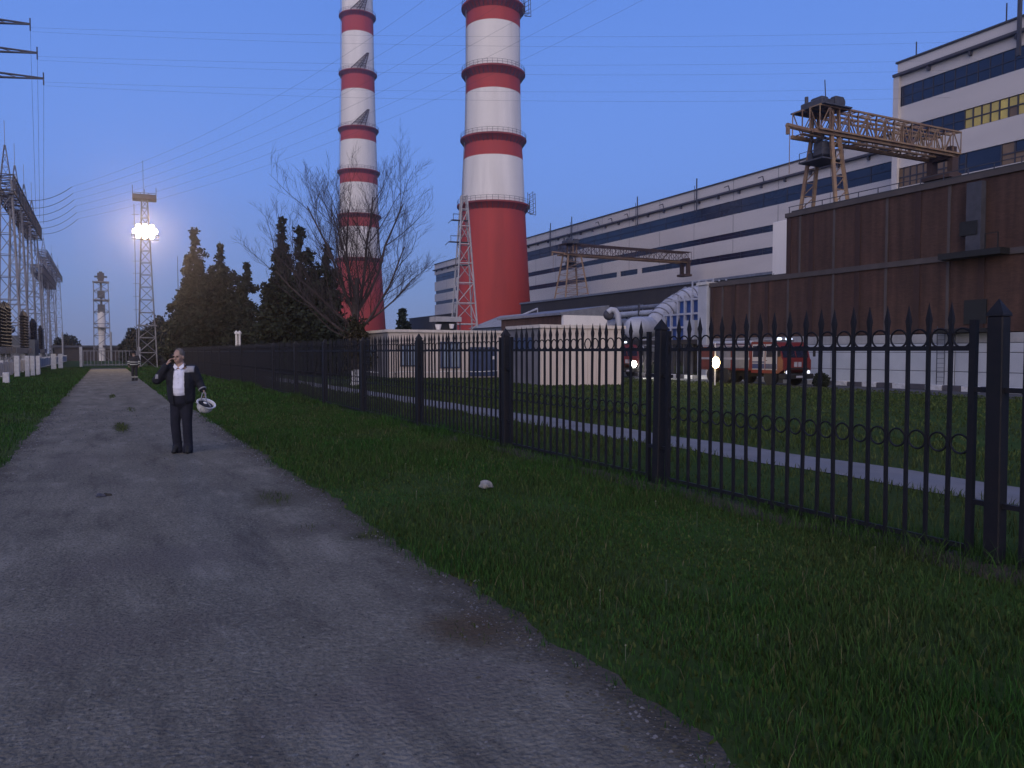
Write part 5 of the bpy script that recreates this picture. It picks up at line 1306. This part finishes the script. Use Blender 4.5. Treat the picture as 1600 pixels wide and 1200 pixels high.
def patch_on(x0,x1,z0,z1,y):
    m = MB(); n=5; vs=[];
    for i in range(n+1):
        for j in range(n+1):
            x=x0+(x1-x0)*i/n; z=z0+(z1-z0)*j/n; vs.append((x, y+ .9*(x-.1)**2+.30*(z-z0)*0+ .9*max(0,z-1.36)**1.2*.9, z))
    return m.add(vs,[(i*(n+1)+j,(i+1)*(n+1)+j,(i+1)*(n+1)+j+1,i*(n+1)+j+1) for i in range(n) for j in range(n)])
dg = bpy.context.evaluated_depsgraph_get()
def stick(x0,x1,z0,z1,name,parent):                      # patch laid on the jacket surface by ray casting
    dg.update(); n=8; vs=[]; ok=True; jo=jk.evaluated_get(bpy.context.evaluated_depsgraph_get())
    for i in range(n+1):
        for j in range(n+1):
            x=x0+(x1-x0)*i/n; z=z0+(z1-z0)*j/n
            hit, loc_, nor, idx = jo.ray_cast(Vector((x,-.8,z)), Vector((0,1,0)))
            vs.append((x, (loc_.y-.006) if hit else -.02, z))
    m=MB().add(vs,[(i*(n+1)+j,(i+1)*(n+1)+j,(i+1)*(n+1)+j+1,i*(n+1)+j+1) for i in range(n) for j in range(n)])
    o=m.build(name, M['reflect'], parent); md=o.modifiers.new('t','SOLIDIFY'); md.thickness=.004; return o
stick(.12,.265,1.375,1.485,'reflective_patch',jk); stick(-.345,-.295,1.27,1.345,'reflective_patch',jk)
for a,b in ((V['wrR'].lerp(V['elR'],.16),V['wrR'].lerp(V['elR'],.05)),): MB().tube([a,b],[.070,.066],16).build('cuff_stripe', M['reflect'], jk)
# phone in the raised hand
ph = thing('phone', 'dark phone held to the ear by the man on the road', 'phone', p+Vector((-.108,-.075,1.605)), R(20)); b_ = MB().bevbox(-.006,.006,-.036,.036,-.072,.072,.003).build('case', M['phone'], ph); ph.rotation_euler=(R(12),R(14),R(10))
# white helmet hanging upside down from the lowered hand
he = thing('helmet', 'white firefighter helmet hanging upside down from the lowered hand of the man', 'helmet', p+Vector((.475,-.10,.845)))
he.rotation_euler = (R(12), R(28), 0)
sh_ = MB(); prof = [(.005,-.150),(.05,-.146),(.09,-.125),(.118,-.09),(.13,-.045),(.134,.0),(.150,.012),(.158,.010),(.150,.020),(.128,.008),(.122,-.045),(.108,-.085),(.08,-.117),(.045,-.136),(.005,-.140)]
vs=MB().lathe(prof, 28); vs.v=[(x*1.0,y*1.2,z) for x,y,z in vs.v]; so_=vs.build('shell', M['helmet'], he)
MB().tube([(0,-.165,-.03),(0,-.12,-.12),(0,0,-.158),(0,.12,-.12),(0,.165,-.03)],[.006,.010,.011,.010,.006],6).build('crest', M['helmet'], so_)
ln_=MB().lathe([(.121,-.01),(.112,-.02),(.10,-.075),(.06,-.108),(.0,-.112)],20); ln_.build('liner', M['black'], he)
MB().ell((.02,-.02,-.045),(.045,.05,.03)).build('padding', M['reflect'], he)
MB().ell((-.03,.03,-.01),(.035,.03,.02)).build('buckle', M['helmet'], he)
MB().tube([(-.10,.0,.0),(-.115,0,.07),(-.13,.01,.14),(-.10,.02,.165),(-.07,.01,.13),(-.02,0,.06),(.09,0,.0)],.010,6).build('chin_strap', M['reflect'], he)
MB().add([(-.12,-.155,.0),(.12,-.155,.0),(.10,-.20,.03),(-.10,-.20,.03),(-.12,-.157,.008),(.12,-.157,.008),(.10,-.205,.038),(-.10,-.205,.038)],[(0,3,2,1),(4,5,6,7),(0,1,5,4),(1,2,6,5),(2,3,7,6),(3,0,4,7)]).build('visor', M['helmet'], he)
# firefighter further along the road edge
D = 46; p2 = onG(210, D); 
J2 = dict(J); J2.update(nod=(0,10), shL=(-.19,0,1.42), elL=(-.28,.03,1.16), wrL=(-.27,-.05,.92), hdL=(.05,-.15,-1), hnL=(1,0,0), shR=(.2,0,1.42), elR=(.29,.03,1.16), wrR=(.28,-.05,.92), hdR=(0,-.15,-1), hnR=(-1,0,0), hcR=20, hcL=20, htR=1, htL=-1)
f2, V2, H2, jk2 = person('distant firefighter in dark turnout gear with pale bands by the floodlight tower', p2, R(10), J2, .012, 'fire')
for z in (.98,1.12): MB().lathe([(.248,-.025),(.255,0),(.248,.025)],20,(.02,0,z)).build('reflective_band', M['reflband'], jk2)
for q in 'LR':
    for t in (.35,.8): a=V2['wr'+q].lerp(V2['el'+q],t); bdir=(V2['el'+q]-V2['wr'+q]).normalized(); MB().tube([a,a+bdir*.05],.09,12).build('reflective_band', M['reflband'], jk2)
    a=V2['an'+q]; MB().tube([a+Vector((0,0,.12)),a+Vector((0,0,.17))],.092,12).build('reflective_band', M['reflband'], f2)
hel=MB().ell(H2(0,.01,.065),(.125,.15,.11),None,16,10).lathe([(.12,0),(.17,-.01),(.17,0),(.12,.02)],18,tuple(H2(0,.0,.04))).build('helmet', M['fireman'], f2)

# ---------------------------------------------------------------- evening haze
hz = MB().box(-1000,1000,-1000,1000,-1.5,205).build('haze', None); tag(hz, kind='stuff')
hm_ = bpy.data.materials.new('haze'); hm_.use_nodes = True; t_ = hm_.node_tree; t_.nodes.remove(t_.nodes['Principled BSDF'])
pv = t_.nodes.new('ShaderNodeVolumePrincipled'); pv.inputs['Color'].default_value = (.90,.82,.92,1); pv.inputs['Density'].default_value = .00055; pv.inputs['Anisotropy'].default_value = .90
t_.links.new(pv.outputs[0], t_.nodes['Material Output'].inputs['Volume']); hz.data.materials.append(hm_)
